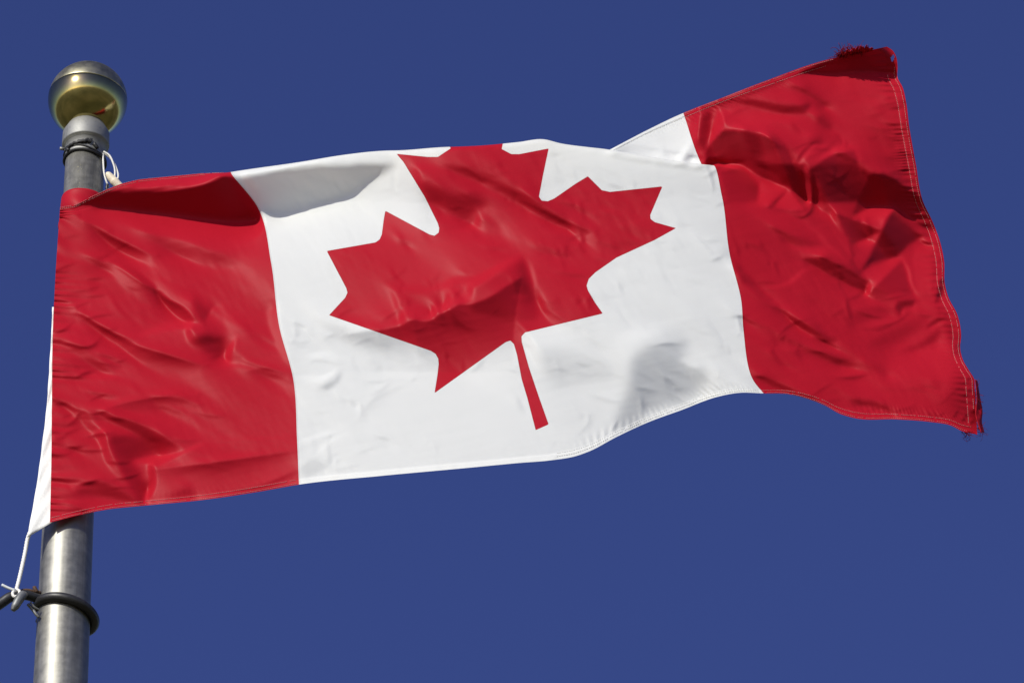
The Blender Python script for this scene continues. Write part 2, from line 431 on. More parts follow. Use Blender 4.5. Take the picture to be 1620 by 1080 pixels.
# ------------------------------------------------------------------ flag: folds
# Each entry is one facet or crease of the cloth, as it lies on the sheet; the number says how much it is
# turned away from (-) or towards (+) the light. The relief with those slopes is solved below and becomes geometry.
TILE = {'A': (60, 240, 3.5217), 'B': (40, 520, 3.177), 'C': (480, 200, 3.857), 'D': (440, 460, 3.374), 'E': (820, 200, 3.8575),
        'F': (820, 460, 3.857), 'G': (1060, 40, 3.857), 'H': (1120, 260, 3.682), 'K': (1160, 480, 3.857), 'I': (0, 0, 1.0)}
P, L, SET = 'p', 'l', 's'
FOLDS = [
 ('I', SET, [(112, 326), (170, 302), (240, 300), (320, 292), (355, 276), (372, 284), (395, 303), (408, 330), (412, 345), (370, 350), (320, 344), (250, 335), (180, 328)], -.22, 4),
 ('A', L, [(630, 228), (850, 190), (1060, 140)], .3, 10, 3), ('A', L, [(520, 205), (760, 165), (1000, 135)], .2, 12, 3),
 ('A', L, [(260, 350), (400, 440), (520, 500), (650, 560)], -.3, 24, 4),
 ('A', P, [(550, 430), (760, 500), (950, 560), (1140, 600), (1000, 625), (850, 590), (700, 560)], -.22, 7),
 ('A', L, [(300, 330), (560, 390), (800, 450), (1000, 480)], .1, 26, 4),
 ('A', P, [(255, 575), (340, 600), (420, 665), (330, 640)], -.32, 4), ('A', L, [(255, 550), (380, 600), (440, 590)], .1, 14, 4),
 ('A', L, [(430, 590), (560, 650), (650, 720), (720, 790), (810, 840), (920, 940)], -.28, 26, 4),
 ('A', L, [(400, 640), (520, 720), (640, 820)], .07, 24, 5),
 ('A', P, [(860, 800), (930, 860), (980, 870), (935, 950), (880, 900)], -.22, 4),
 ('A', L, [(940, 950), (985, 870), (1060, 920), (1160, 1000)], .14, 9, 3),
 ('A', L, [(240, 880), (350, 950), (470, 1010), (560, 1040)], -.32, 18, 3),
 ('A', L, [(200, 850), (290, 830)], -.3, 9, 3), ('A', L, [(215, 870), (300, 842)], .15, 9, 3),
 ('A', P, [(1270, 890), (1330, 850), (1345, 960), (1365, 1057), (1300, 1000)], .16, 4),
 ('A', P, [(840, 1050), (960, 975), (1060, 1040), (950, 1057)], -.18, 5), ('A', L, [(570, 1020), (700, 980), (880, 960)], .1, 22, 5),
 ('B', L, [(430, 0), (560, 60), (720, 110), (900, 165)], -.24, 24, 4), ('B', L, [(400, 20), (540, 90), (700, 140)], .08, 20, 4),
 ('B', P, [(825, 60), (900, 35), (1000, 50), (1010, 120), (970, 165), (920, 130)], -.28, 4), ('B', L, [(960, 165), (1030, 100), (1060, 40)], .12, 12, 3),
 ('B', L, [(1100, 145), (1200, 175), (1330, 212)], -.18, 18, 4), ('B', L, [(950, 172), (1120, 190), (1330, 232)], .1, 14, 3),
 ('B', L, [(1240, 0), (1290, 90), (1330, 160)], .18, 12, 3),
 ('B', P, [(190, 95), (330, 140), (470, 240), (360, 200)], -.28, 5), ('B', L, [(300, 230), (470, 245)], .1, 12, 3),
 ('B', L, [(370, 390), (550, 340), (700, 320), (850, 320)], -.14, 24, 8),
 ('B', L, [(150, 330), (260, 390), (340, 410)], -.4, 14, 3),
 ('B', P, [(330, 405), (560, 468), (700, 540), (785, 602), (640, 565), (480, 490)], -.42, 3), ('B', L, [(200, 340), (400, 400), (580, 458), (790, 590)], .14, 10, 3),
 ('B', P, [(415, 560), (440, 530), (600, 540), (760, 605), (620, 630), (520, 665), (560, 700), (600, 760), (630, 780), (590, 885), (520, 780), (470, 690)], -.26, 4),
 ('B', L, [(530, 668), (700, 650), (900, 575)], .14, 9, 3), ('B', L, [(640, 770), (600, 880)], .2, 12, 3),
 ('B', L, [(620, 690), (900, 655), (1150, 620), (1360, 590)], -.16, 26, 5), ('B', L, [(900, 560), (1100, 555), (1360, 548)], -.12, 10, 3),
 ('B', L, [(880, 580), (1100, 575), (1360, 565)], .1, 9, 3),
 ('B', P, [(230, 820), (300, 780), (400, 770), (520, 830), (590, 885), (420, 850)], -.26, 4), ('B', L, [(220, 790), (380, 740)], -.2, 10, 3),
 ('B', P, [(700, 850), (820, 795), (870, 835)], -.18, 4), ('B', L, [(1000, 790), (1150, 775), (1370, 690)], -.1, 18, 5),
 ('B', L, [(210, 870), (330, 905)], -.2, 10, 3), ('B', L, [(180, 420), (250, 435), (200, 480)], -.2, 10, 3), ('B', L, [(190, 590), (290, 580)], -.18, 10, 3),
 ('B', L, [(180, 60), (340, 68), (370, 40)], -.25, 10, 3), ('B', L, [(180, 225), (300, 232)], -.2, 9, 3),
 # white beside the hoist band
 ('I', SET, [(371, 284), (440, 270), (520, 263), (600, 259), (626, 261), (600, 276), (560, 302), (520, 316), (470, 328), (430, 338), (412, 332), (398, 308), (384, 294)], -.18, 5),
 ('C', L, [(520, 270), (545, 400)], -.1, 12, 3), ('C', L, [(575, 240), (565, 380)], .06, 12, 3), ('C', L, [(600, 240), (640, 320)], -.08, 10, 3),
 ('C', L, [(440, 395), (520, 370), (620, 420)], -.06, 20, 6),
 ('C', L, [(640, 235), (800, 255), (950, 305), (1150, 390), (1320, 480), (1480, 620)], .16, 32, 4),
 ('C', P, [(830, 230), (1000, 255), (1200, 350), (1400, 435), (1600, 550), (1640, 620), (1480, 580), (1300, 470), (1100, 360), (900, 275)], -.3, 4),
 ('C', L, [(1080, 265), (1200, 310)], -.2, 9, 2), ('C', L, [(1250, 310), (1330, 360)], -.2, 9, 2), ('C', L, [(1250, 370), (1330, 420)], -.16, 9, 2),
 ('C', L, [(960, 240), (1050, 280)], -.16, 9, 2), ('C', L, [(1180, 260), (1260, 290)], -.14, 9, 2), ('C', L, [(1120, 250), (1180, 240)], -.1, 9, 2),
 ('C', L, [(1340, 250), (1420, 300)], -.12, 9, 2), ('C', L, [(1090, 340), (1190, 370)], .12, 10, 3),
 ('C', P, [(690, 340), (830, 370), (960, 430), (1040, 410), (1130, 465), (1060, 500), (1000, 585), (930, 565), (860, 500), (760, 470)], -.32, 6),
 ('C', L, [(930, 560), (990, 585), (1040, 540)], -.12, 14, 4), ('C', P, [(1080, 570), (1200, 560), (1210, 640), (1130, 645)], -.1, 7),
 ('I', L, [(520, 512), (570, 500), (620, 494), (655, 480), (672, 484), (687, 474), (700, 466), (708, 470), (717, 452), (729, 458), (745, 456), (770, 444), (791, 430), (812, 418), (829, 409), (842, 420), (868, 452)], -.32, 56, 2.5),
 ('I', P, [(829, 411), (840, 440), (851, 488), (850, 505), (800, 506), (745, 490), (752, 456), (791, 431)], -.15, 4),
 ('C', L, [(1350, 790), (1390, 860), (1420, 980)], .14, 12, 3), ('C', L, [(700, 1000), (860, 970), (915, 940), (1060, 940), (1200, 860), (1340, 780)], .12, 22, 5),
 ('C', L, [(930, 990), (1000, 1060)], -.14, 22, 4), ('C', L, [(1250, 900), (1290, 1000)], -.1, 24, 6),
 ('I', P, [(590, 505), (700, 500), (840, 490), (850, 515), (800, 545), (720, 590), (690, 570), (620, 535)], -.1, 12),
 ('D', P, [(640, 40), (760, 10), (900, 30), (860, 110), (1000, 160), (1080, 240), (900, 190), (700, 120)], -.1, 6),
 ('D', L, [(930, 90), (1000, 180), (1060, 200)], -.1, 20, 5), ('D', L, [(1250, 30), (1340, 40)], .08, 18, 5),
 ('D', P, [(180, 150), (400, 200), (620, 280), (600, 320), (450, 290), (280, 240)], -.16, 6),
 ('D', L, [(85, 150), (160, 190)], -.22, 14, 3), ('D', L, [(80, 180), (90, 250), (160, 300)], -.12, 18, 4), ('D', L, [(100, 275), (180, 262)], -.14, 9, 3),
 ('D', L, [(160, 400), (175, 370), (250, 365), (320, 390)], -.12, 12, 3), ('D', L, [(160, 345), (260, 340), (330, 375)], .1, 12, 3),
 ('D', P, [(210, 520), (300, 480), (340, 425), (330, 470), (270, 525)], -.4, 3), ('D', L, [(110, 455), (240, 465), (315, 420)], .14, 12, 3),
 ('D', P, [(115, 950), (190, 888), (275, 940), (150, 1000)], -.13, 3), ('D', L, [(190, 888), (280, 800), (380, 752)], .06, 10, 3), ('D', L, [(115, 800), (340, 742)], .08, 10, 3),
 ('D', L, [(200, 890), (270, 940)], -.08, 9, 3), ('D', L, [(380, 760), (450, 800), (490, 850)], -.07, 12, 4), ('D', L, [(110, 700), (200, 770), (330, 735)], -.06, 14, 4),
 ('D', L, [(400, 690), (500, 560), (660, 490)], -.06, 34, 8), ('D', L, [(280, 950), (450, 910)], -.05, 18, 5), ('D', L, [(270, 990), (330, 985)], -.1, 8, 2),
 ('E', L, [(0, 420), (180, 500), (300, 560), (430, 620), (470, 690)], -.26, 42, 4), ('E', L, [(230, 440), (360, 470), (470, 540)], -.18, 30, 4),
 ('E', L, [(0, 480), (160, 560), (300, 640)], .12, 30, 5),
 ('E', L, [(500, 430), (620, 500)], -.18, 11, 2), ('E', L, [(520, 510), (610, 560)], -.2, 11, 2), ('E', L, [(640, 590), (730, 665)], -.2, 12, 2),
 ('E', L, [(690, 580), (810, 640)], -.18, 11, 2), ('E', L, [(560, 690), (650, 755)], -.18, 14, 3), ('E', L, [(480, 690), (620, 740)], -.16, 12, 3),
 ('E', L, [(570, 440), (700, 470)], -.14, 11, 2), ('E', L, [(750, 430), (830, 470)], -.16, 14, 3), ('E', L, [(600, 640), (700, 700), (800, 720)], -.12, 12, 3),
 ('E', L, [(500, 480), (600, 520)], .1, 9, 2), ('E', L, [(660, 570), (760, 640)], .1, 9, 2), ('E', L, [(270, 700), (380, 650)], -.1, 12, 3), ('E', L, [(510, 750), (540, 770)], -.12, 9, 2),
 ('E', P, [(0, 820), (40, 805), (110, 1080), (0, 1080)], -.18, 6), ('E', L, [(20, 790), (60, 870), (120, 1000)], .08, 12, 3),
 ('E', L, [(1090, 660), (1180, 750), (1270, 840)], -.22, 10, 2), ('E', P, [(1180, 745), (1290, 760), (1285, 820), (1240, 800)], -.1, 4), ('E', L, [(1110, 650), (1280, 790)], .06, 14, 3),
 ('E', L, [(830, 760), (910, 800)], -.08, 9, 3), ('E', L, [(920, 730), (1000, 760)], -.07, 9, 3), ('E', L, [(1020, 360), (1120, 400)], -.08, 14, 4), ('E', L, [(1040, 440), (1130, 500)], -.08, 12, 4),
 ('E', L, [(240, 310), (330, 270)], -.05, 14, 4), ('E', L, [(620, 180), (800, 215)], -.06, 12, 4), ('E', L, [(460, 230), (620, 270)], -.06, 14, 4), ('E', L, [(1000, 900), (1180, 960)], -.05, 20, 6),
 ('E', L, [(640, 900), (760, 940)], -.05, 20, 6),
 ('E', P, [(1000, 225), (1030, 160), (1090, 90), (1110, 130), (1060, 210)], -.16, 4), ('E', L, [(960, 215), (1010, 150), (1070, 70)], .1, 12, 3),
 ('F', P, [(700, 390), (800, 330), (900, 305), (1035, 318), (985, 410), (1080, 470), (1140, 480), (1150, 560), (1060, 650), (900, 700), (760, 760), (740, 830), (580, 840), (620, 720), (680, 600), (690, 480)], -.32, 8),
 ('F', L, [(800, 335), (900, 312), (1030, 322)], -.18, 14, 3), ('F', L, [(985, 410), (1110, 470)], .12, 14, 4), ('F', L, [(700, 570), (860, 600)], -.1, 24, 5), ('F', L, [(730, 640), (750, 760)], -.14, 26, 5),
 ('F', L, [(560, 850), (600, 780)], -.2, 18, 4), ('F', P, [(130, 350), (360, 370), (560, 480), (590, 540), (440, 560), (240, 600), (160, 520)], -.15, 9),
 ('F', L, [(400, 380), (540, 450), (590, 520)], -.06, 14, 4), ('F', L, [(0, 640), (60, 730)], -.12, 20, 4), ('F', L, [(360, 700), (420, 780), (340, 880)], -.08, 22, 6),
 ('F', L, [(1035, 320), (1150, 430), (1290, 520), (1420, 590)], .14, 24, 4), ('F', L, [(1190, 430), (1340, 530)], -.12, 22, 5), ('F', P, [(1040, 180), (1080, 130), (1300, 330), (1350, 430), (1200, 330)], -.08, 8),
 ('F', L, [(600, 290), (800, 230), (960, 200)], .04, 40, 8),
 # upper fly corner and right-hand band
 ('I', SET, [(1265, 115), (1290, 104), (1335, 88), (1378, 70), (1402, 78), (1414, 92), (1417, 118), (1398, 116), (1380, 111), (1345, 113), (1306, 117)], -.25, 2.5),
 ('G', L, [(110, 545), (300, 468), (520, 390), (760, 305)], -.22, 18, 3),
 ('G', P, [(360, 458), (480, 450), (720, 490), (865, 478), (820, 542), (700, 540), (480, 492)], -.45, 4), ('G', L, [(330, 520), (560, 560), (820, 580)], .1, 24, 5),
 ('G', P, [(720, 370), (830, 378), (985, 490), (920, 505), (850, 440)], -.32, 5), ('G', L, [(640, 380), (760, 430), (840, 470)], .1, 18, 4),
 ('G', P, [(920, 540), (985, 600), (980, 650), (930, 620), (880, 590)], -.24, 6), ('G', L, [(830, 520), (900, 560)], -.18, 14, 4),
 ('G', P, [(165, 720), (200, 540), (255, 520), (245, 640), (212, 790)], -.45, 4), ('G', L, [(290, 520), (270, 640), (245, 700)], .12, 14, 4), ('G', L, [(120, 580), (170, 700)], .1, 14, 4),
 ('G', P, [(250, 715), (330, 638), (480, 650), (640, 690), (720, 750), (770, 860), (830, 910), (835, 1080), (720, 990), (560, 930), (420, 850), (230, 840), (215, 780)], -.55, 3),
 ('G', P, [(520, 760), (700, 760), (760, 870), (700, 940), (560, 860)], .12, 8),
 ('G', L, [(340, 618), (560, 640), (700, 710), (745, 790)], .14, 14, 3),
 ('G', L, [(260, 852), (420, 850), (560, 950), (720, 992)], .3, 12, 2.5),
 ('G', P, [(845, 880), (960, 800), (1050, 768), (1120, 775), (1175, 870), (1230, 910), (1140, 1060), (1130, 1080), (840, 1080)], -.42, 4), ('G', L, [(850, 875), (1000, 775), (1110, 755), (1200, 880)], .14, 12, 3),
 ('G', P, [(1230, 903), (1330, 930), (1430, 980), (1530, 1060), (1540, 1080), (1140, 1080)], -.6, 5),
 ('G', L, [(750, 860), (790, 780), (880, 700)], -.3, 14, 3), ('G', L, [(780, 870), (830, 790), (900, 720)], .14, 12, 3), ('G', P, [(840, 690), (920, 680), (930, 720), (870, 730)], -.2, 5),
 ('G', L, [(1330, 500), (1420, 488)], -.32, 14, 3), ('G', L, [(1310, 585), (1370, 600), (1430, 622)], -.36, 16, 3), ('G', L, [(1360, 665), (1430, 640)], -.3, 12, 3), ('G', L, [(1300, 545), (1420, 560)], .14, 14, 3),
 ('G', L, [(1150, 430), (1230, 480), (1330, 430)], .1, 18, 4), ('G', L, [(1200, 540), (1300, 520)], -.1, 24, 6), ('G', L, [(1270, 720), (1340, 765), (1420, 740)], .12, 18, 4), ('G', L, [(1300, 790), (1400, 800)], -.12, 22, 5),
 ('G', P, [(900, 560), (1060, 640), (1000, 740), (880, 760)], -.08, 10), ('G', L, [(1000, 330), (1100, 380)], .05, 40, 8),
 ('H', P, [(60, 10), (200, 10), (290, 110), (300, 160), (275, 215), (200, 230), (120, 210)], -.14, 4),
 ('H', P, [(300, 108), (400, 130), (465, 130), (340, 242), (290, 222)], .2, 3), ('H', L, [(340, 248), (400, 200), (465, 138)], -.45, 11, 2), ('H', P, [(465, 135), (570, 265), (470, 272), (390, 235)], .26, 2.5),
 ('H', L, [(600, 40), (602, 200), (590, 270), (550, 300), (480, 284)], -.75, 12, 2), ('H', P, [(270, 0), (560, 0), (560, 240), (470, 128), (400, 60)], -.3, 3),
 ('H', P, [(560, 0), (800, 0), (960, 50), (840, 300), (740, 280), (620, 280)], -.12, 5), ('H', L, [(640, 60), (660, 300)], .12, 18, 5),
 ('H', P, [(960, 52), (1080, 70), (1210, 170), (1280, 260), (1320, 400), (1260, 385), (1090, 250), (960, 240), (840, 300), (880, 200)], -.45, 3.5),
 ('H', P, [(840, 310), (940, 252), (1085, 250), (1045, 330), (1012, 385), (900, 340)], .22, 3),
 ('H', P, [(740, 280), (830, 310), (1015, 385), (848, 468), (800, 400)], -.42, 3),
 ('H', P, [(1012, 388), (1045, 300), (1085, 255), (1180, 350), (1250, 420), (1170, 470), (1100, 540), (960, 570), (885, 632), (940, 540)], -.5, 3.5), ('H', L, [(1085, 252), (1200, 350), (1280, 420)], .1, 12, 3),
 ('H', P, [(720, 380), (800, 420), (848, 468), (1005, 400), (930, 540), (880, 625), (800, 540)], .05, 4),
 ('H', P, [(885, 638), (1130, 556), (920, 766), (935, 680)], .22, 2.5), ('H', P, [(1130, 560), (1182, 735), (980, 778), (925, 766)], -.1, 2.5),
 ('H', L, [(880, 635), (1020, 584), (1130, 556), (1162, 600), (1185, 700), (1230, 770), (1330, 812)], .3, 9, 2),
 ('H', P, [(540, 550), (700, 538), (860, 628), (938, 680), (905, 757), (780, 690), (650, 610)], -.42, 3), ('H', L, [(310, 722), (470, 690), (560, 620), (620, 600)], .14, 12, 3), ('H', L, [(900, 765), (760, 700), (640, 640)], .12, 12, 3),
 ('H', P, [(140, 560), (180, 590), (320, 745), (470, 870), (620, 950), (760, 1031), (680, 1031), (500, 930), (330, 800), (200, 680)], -.42, 3.5), ('H', L, [(320, 725), (470, 850), (640, 940)], .12, 10, 3),
 ('H', L, [(220, 450), (255, 492)], -.28, 10, 2.5), ('H', L, [(300, 440), (345, 485)], -.22, 10, 2.5), ('H', L, [(350, 540), (385, 600), (410, 655)], -.24, 12, 3), ('H', L, [(370, 350), (440, 400)], -.2, 12, 3),
 ('H', P, [(380, 360), (470, 405), (692, 468), (560, 480), (430, 450)], -.16, 4), ('H', L, [(480, 290), (600, 370), (700, 470), (850, 600)], .18, 11, 3), ('H', L, [(470, 320), (580, 400), (680, 450)], -.14, 12, 3),
 ('H', L, [(150, 480), (170, 540)], -.16, 20, 4),
 ('H', P, [(1085, 835), (1110, 795), (1210, 785), (1190, 830), (1130, 850), (1125, 890)], -.42, 3), ('H', L, [(930, 948), (1120, 892), (1170, 850)], -.24, 14, 3), ('H', L, [(1125, 885), (1145, 840), (1230, 845)], .2, 10, 2.5),
 ('H', P, [(1325, 815), (1345, 690), (1370, 650), (1372, 740)], -.55, 3), ('H', L, [(1310, 600), (1370, 620)], -.4, 12, 2.5), ('H', L, [(1320, 560), (1365, 545)], -.3, 9, 2.5),
 ('H', P, [(1265, 955), (1330, 895), (1420, 880), (1330, 930)], -.42, 3), ('H', L, [(1290, 960), (1390, 900)], .14, 12, 3),
 ('H', P, [(1200, 480), (1320, 455), (1300, 620), (1320, 770), (1220, 760), (1185, 600)], .1, 5), ('H', L, [(1190, 755), (1260, 800), (1390, 835)], .18, 12, 3), ('H', L, [(980, 790), (1180, 745)], -.24, 12, 3),
 ('H', P, [(780, 880), (1000, 820), (1080, 850), (960, 900), (820, 960)], -.12, 6), ('H', L, [(1210, 860), (1320, 880)], -.2, 14, 4), ('H', L, [(560, 730), (660, 800)], -.1, 22, 6), ('H', L, [(700, 880), (800, 820)], -.12, 22, 6),
 ('K', L, [(480, 185), (600, 232), (655, 275)], -.4, 26, 3.5), ('K', L, [(500, 150), (620, 210), (690, 270)], .1, 14, 3),
 ('K', P, [(370, 272), (520, 295), (660, 330), (748, 375), (640, 380), (520, 320)], -.36, 4), ('K', L, [(250, 180), (330, 270), (380, 300)], .12, 14, 4), ('K', L, [(620, 440), (720, 438), (830, 418)], -.26, 18, 4),
 ('K', P, [(770, 360), (890, 385), (945, 425), (930, 450), (860, 410)], -.25, 4), ('K', L, [(760, 400), (860, 430), (920, 470)], .08, 16, 4), ('K', P, [(200, 150), (380, 230), (560, 290), (380, 270), (240, 230)], -.12, 6),
 ('K', P, [(960, 310), (1250, 220), (1330, 250), (1390, 380), (1300, 500), (1100, 430), (960, 420)], .2, 12),
 ('K', P, [(1000, 292), (1130, 250), (1270, 150), (1230, 240), (1100, 290)], -.3, 4), ('K', P, [(810, 270), (900, 190), (1060, 120), (1200, 100), (1000, 250)], -.18, 6), ('K', L, [(760, 125), (850, 152), (980, 122)], -.24, 11, 3),
 ('K', L, [(1140, 478), (1290, 522)], -.28, 13, 3), ('K', L, [(1080, 490), (1180, 535)], -.18, 13, 3), ('K', L, [(1210, 440), (1300, 490)], -.2, 12, 3), ('K', L, [(1160, 500), (1290, 545)], .1, 10, 3), ('K', L, [(870, 505), (1100, 520)], -.06, 16, 4),
 ('K', P, [(110, 440), (200, 435), (330, 505), (480, 565), (620, 655), (520, 625), (400, 570), (250, 520)], -.38, 3.5), ('K', L, [(190, 430), (330, 490), (500, 560)], .1, 12, 3), ('K', P, [(700, 585), (850, 595), (965, 648), (860, 630), (760, 620)], -.34, 3.5),
 ('K', L, [(660, 640), (760, 650), (900, 660)], .14, 14, 4), ('K', L, [(1000, 650), (1120, 600)], -.12, 16, 4), ('K', L, [(540, 590), (680, 570)], -.1, 14, 4),
 ('K', P, [(1380, 440), (1470, 460), (1500, 650), (1520, 780), (1380, 700), (1300, 600)], -.16, 10), ('K', L, [(1430, 650), (1500, 640)], -.45, 18, 3), ('K', L, [(1400, 480), (1440, 440)], -.4, 14, 3), ('K', L, [(1390, 560), (1450, 510)], -.25, 16, 4),
 ('K', P, [(1290, 110), (1340, 130), (1385, 290), (1390, 360), (1340, 250)], -.25, 5), ('K', L, [(990, 660), (1040, 620)], -.2, 8, 2), ('K', L, [(1060, 680), (1110, 630)], -.2, 8, 2),
 ('K', L, [(1330, 700), (1370, 640)], -.35, 10, 2.5), ('K', L, [(1380, 725), (1430, 660)], -.35, 10, 2.5), ('K', L, [(1430, 745), (1470, 690)], -.35, 10, 2.5), ('K', L, [(1240, 690), (1290, 650)], -.25, 9, 2.5),
]
BASE = [(150, 420, .74), (300, 450, .7), (250, 600, .64), (380, 650, .6), (150, 700, .64), (300, 760, .62), (120, 560, .7), (450, 400, .75), (500, 600, .78), (600, 690, .8), (700, 700, .8),
        (600, 430, .7), (750, 400, .75), (800, 300, .66), (900, 420, .72), (980, 330, .62), (1080, 320, .75), (1000, 450, .8), (1050, 520, .8), (1140, 450, .7), (750, 250, .62), (500, 252, .85),
        (640, 240, .85), (1200, 170, .72), (1350, 180, .76), (1250, 230, .66), (1200, 400, .58), (1300, 420, .6), (1400, 350, .6), (1250, 530, .57), (1400, 560, .76), (1450, 480, .7), (1480, 600, .66),
        (1330, 630, .55), (1500, 660, .5), (1040, 220, .75), (1250, 330, .56), (1430, 260, .58)]
GX0, GY0, GX1, GY1, GS = 40, 30, 1600, 850, 2.0
gw, gh = int((GX1 - GX0) / GS), int((GY1 - GY0) / GS)
gx = GX0 + (np.arange(gw) + .5) * GS
gy = GY0 + (np.arange(gh) + .5) * GS
MX, MY = np.meshgrid(gx, gy)
wy = np.fft.fftfreq(gh)[:, None] * 2 * math.pi
wx = np.fft.rfftfreq(gw)[None, :] * 2 * math.pi
W2 = wx**2 + wy**2


def blur(a, s):
    return np.fft.irfft2(np.fft.rfft2(a) * np.exp(-.5 * W2 * (s / GS) ** 2), s=a.shape)


def blur_loc(a, s, box):
    r = int(math.ceil(3 * s / GS))
    if r < 1:
        return a
    k = np.exp(-.5 * (np.arange(-r, r + 1) * GS / s) ** 2)
    k /= k.sum()
    a = np.apply_along_axis(lambda v: np.convolve(v, k, 'same'), 0, a)
    return np.apply_along_axis(lambda v: np.convolve(v, k, 'same'), 1, a)


def in_poly(x, y, pts):
    ins = np.zeros(x.shape, bool)
    n = len(pts)
    for i in range(n):
        x0, y0 = pts[i]
        x1, y1 = pts[(i + 1) % n]
        if y0 == y1:
            continue
        c = ((y0 > y) != (y1 > y)) & (x < (x1 - x0) * (y - y0) / (y1 - y0) + x0)
        ins ^= c
    return ins


def seg_dist(x, y, pts, closed=False):
    d = np.full(x.shape, 1e9)
    n = len(pts)
    tot = 0.0
    for i in range(n if closed else n - 1):
        x0, y0 = pts[i]
        x1, y1 = pts[(i + 1) % n]
        L2 = (x1 - x0) ** 2 + (y1 - y0) ** 2 + 1e-9
        t = np.clip(((x - x0) * (x1 - x0) + (y - y0) * (y1 - y0)) / L2, 0, 1)
        d = np.minimum(d, np.hypot(x - x0 - t * (x1 - x0), y - y0 - t * (y1 - y0)))
    return d


BLEND = .5
# first guess of the sheet's distance over the visible area
Hm = np.full((gh, gw), -1e9)
for du in np.linspace(0, 1, 3, endpoint=False):
    for dv in np.linspace(0, 1, 4, endpoint=False):
        lerp = lambda A: ((A[:-1, :-1] * (1 - du) + A[1:, :-1] * du) * (1 - dv) + (A[:-1, 1:] * (1 - du) + A[1:, 1:] * du) * dv).ravel()
        ii = np.clip(((lerp(PX) - GX0) / GS).astype(int), 0, gw - 1)
        jj = np.clip(((lerp(PY) - GY0) / GS).astype(int), 0, gh - 1)
        np.maximum.at(Hm, (jj, ii), lerp(H0))
seen = Hm > -1e8
wt = seen.astype(float)
fill = np.where(seen, Hm - vert(MY), 0.0)
acc, den = fill.copy(), wt.copy()
for s in (2, 4, 8, 16, 40, 100, 250):
    a, b = blur(fill, s), blur(wt, s)
    need = (den < .5) & (b > .05)
    acc[need] = a[need] / b[need]
    den[need] = 1.0
Hrel = blur(acc, 5.0)
solid = blur(wt, 3.0) > .5
WT = blur(solid.astype(float), 2.0)
WT = np.where(solid, WT, 0.0)
Lc = np.array((A3(SUN) @ RIGHTA, A3(SUN) @ UPA, -(A3(SUN) @ FWDA)))
h = np.zeros_like(MX)
Hb = (Hrel + vert(MY)) / GS


def grad(a):
    q, p = np.gradient(a)
    return p, -q                                   # slope to the right, slope upwards


p0, q0 = grad(Hb)
UPL = np.array((-.5, -.86))                       # towards the sun, along the photo plane


def crease(x, y, pts, hw, soft, amp):
    """slope profile of one crease: a bright lip on the sun's side, a sharp edge, a dark flank that dies away"""
    pts = np.asarray(pts, float)
    n_ = len(pts)
    best = np.full(x.shape, 1e9)
    sgn = np.zeros(x.shape)
    tt = np.zeros(x.shape)
    for k in range(n_ - 1):
        a_, b_ = pts[k], pts[k + 1]
        e = b_ - a_
        L2 = e @ e + 1e-9
        t = np.clip(((x - a_[0]) * e[0] + (y - a_[1]) * e[1]) / L2, 0, 1)
        dx_, dy_ = x - a_[0] - t * e[0], y - a_[1] - t * e[1]
        d = np.hypot(dx_, dy_)
        nx, ny = -e[1], e[0]
        if nx * UPL[0] + ny * UPL[1] < 0:
            nx, ny = -nx, -ny
        m_ = d < best
        best[m_] = d[m_]
        sgn[m_] = np.sign(dx_ * nx + dy_ * ny)[m_]
        tt[m_] = ((k + t) / (n_ - 1))[m_]
    taper = np.clip(np.sin(np.pi * np.clip(tt, .02, .98)), 0, 1) ** .6
    w_ = hw * (.3 + .7 * taper) * 2
    if amp > 0:
        return taper * np.exp(-.5 * (best / (w_ * .5 + soft * .3)) ** 2)
    s_ = best * sgn + hw * .8                    # > 0 on the sun's side of the edge
    edge = 1 / (1 + np.exp(s_ / .8))
    dark = edge * np.exp(-np.clip(-s_ / w_, 0, 9) ** 1.6)
    lip = (1 - edge) * np.exp(-np.clip(s_ / (w_ * .8), 0, 9) ** 1.4)
    return taper * (1.15 * dark - .38 * lip)


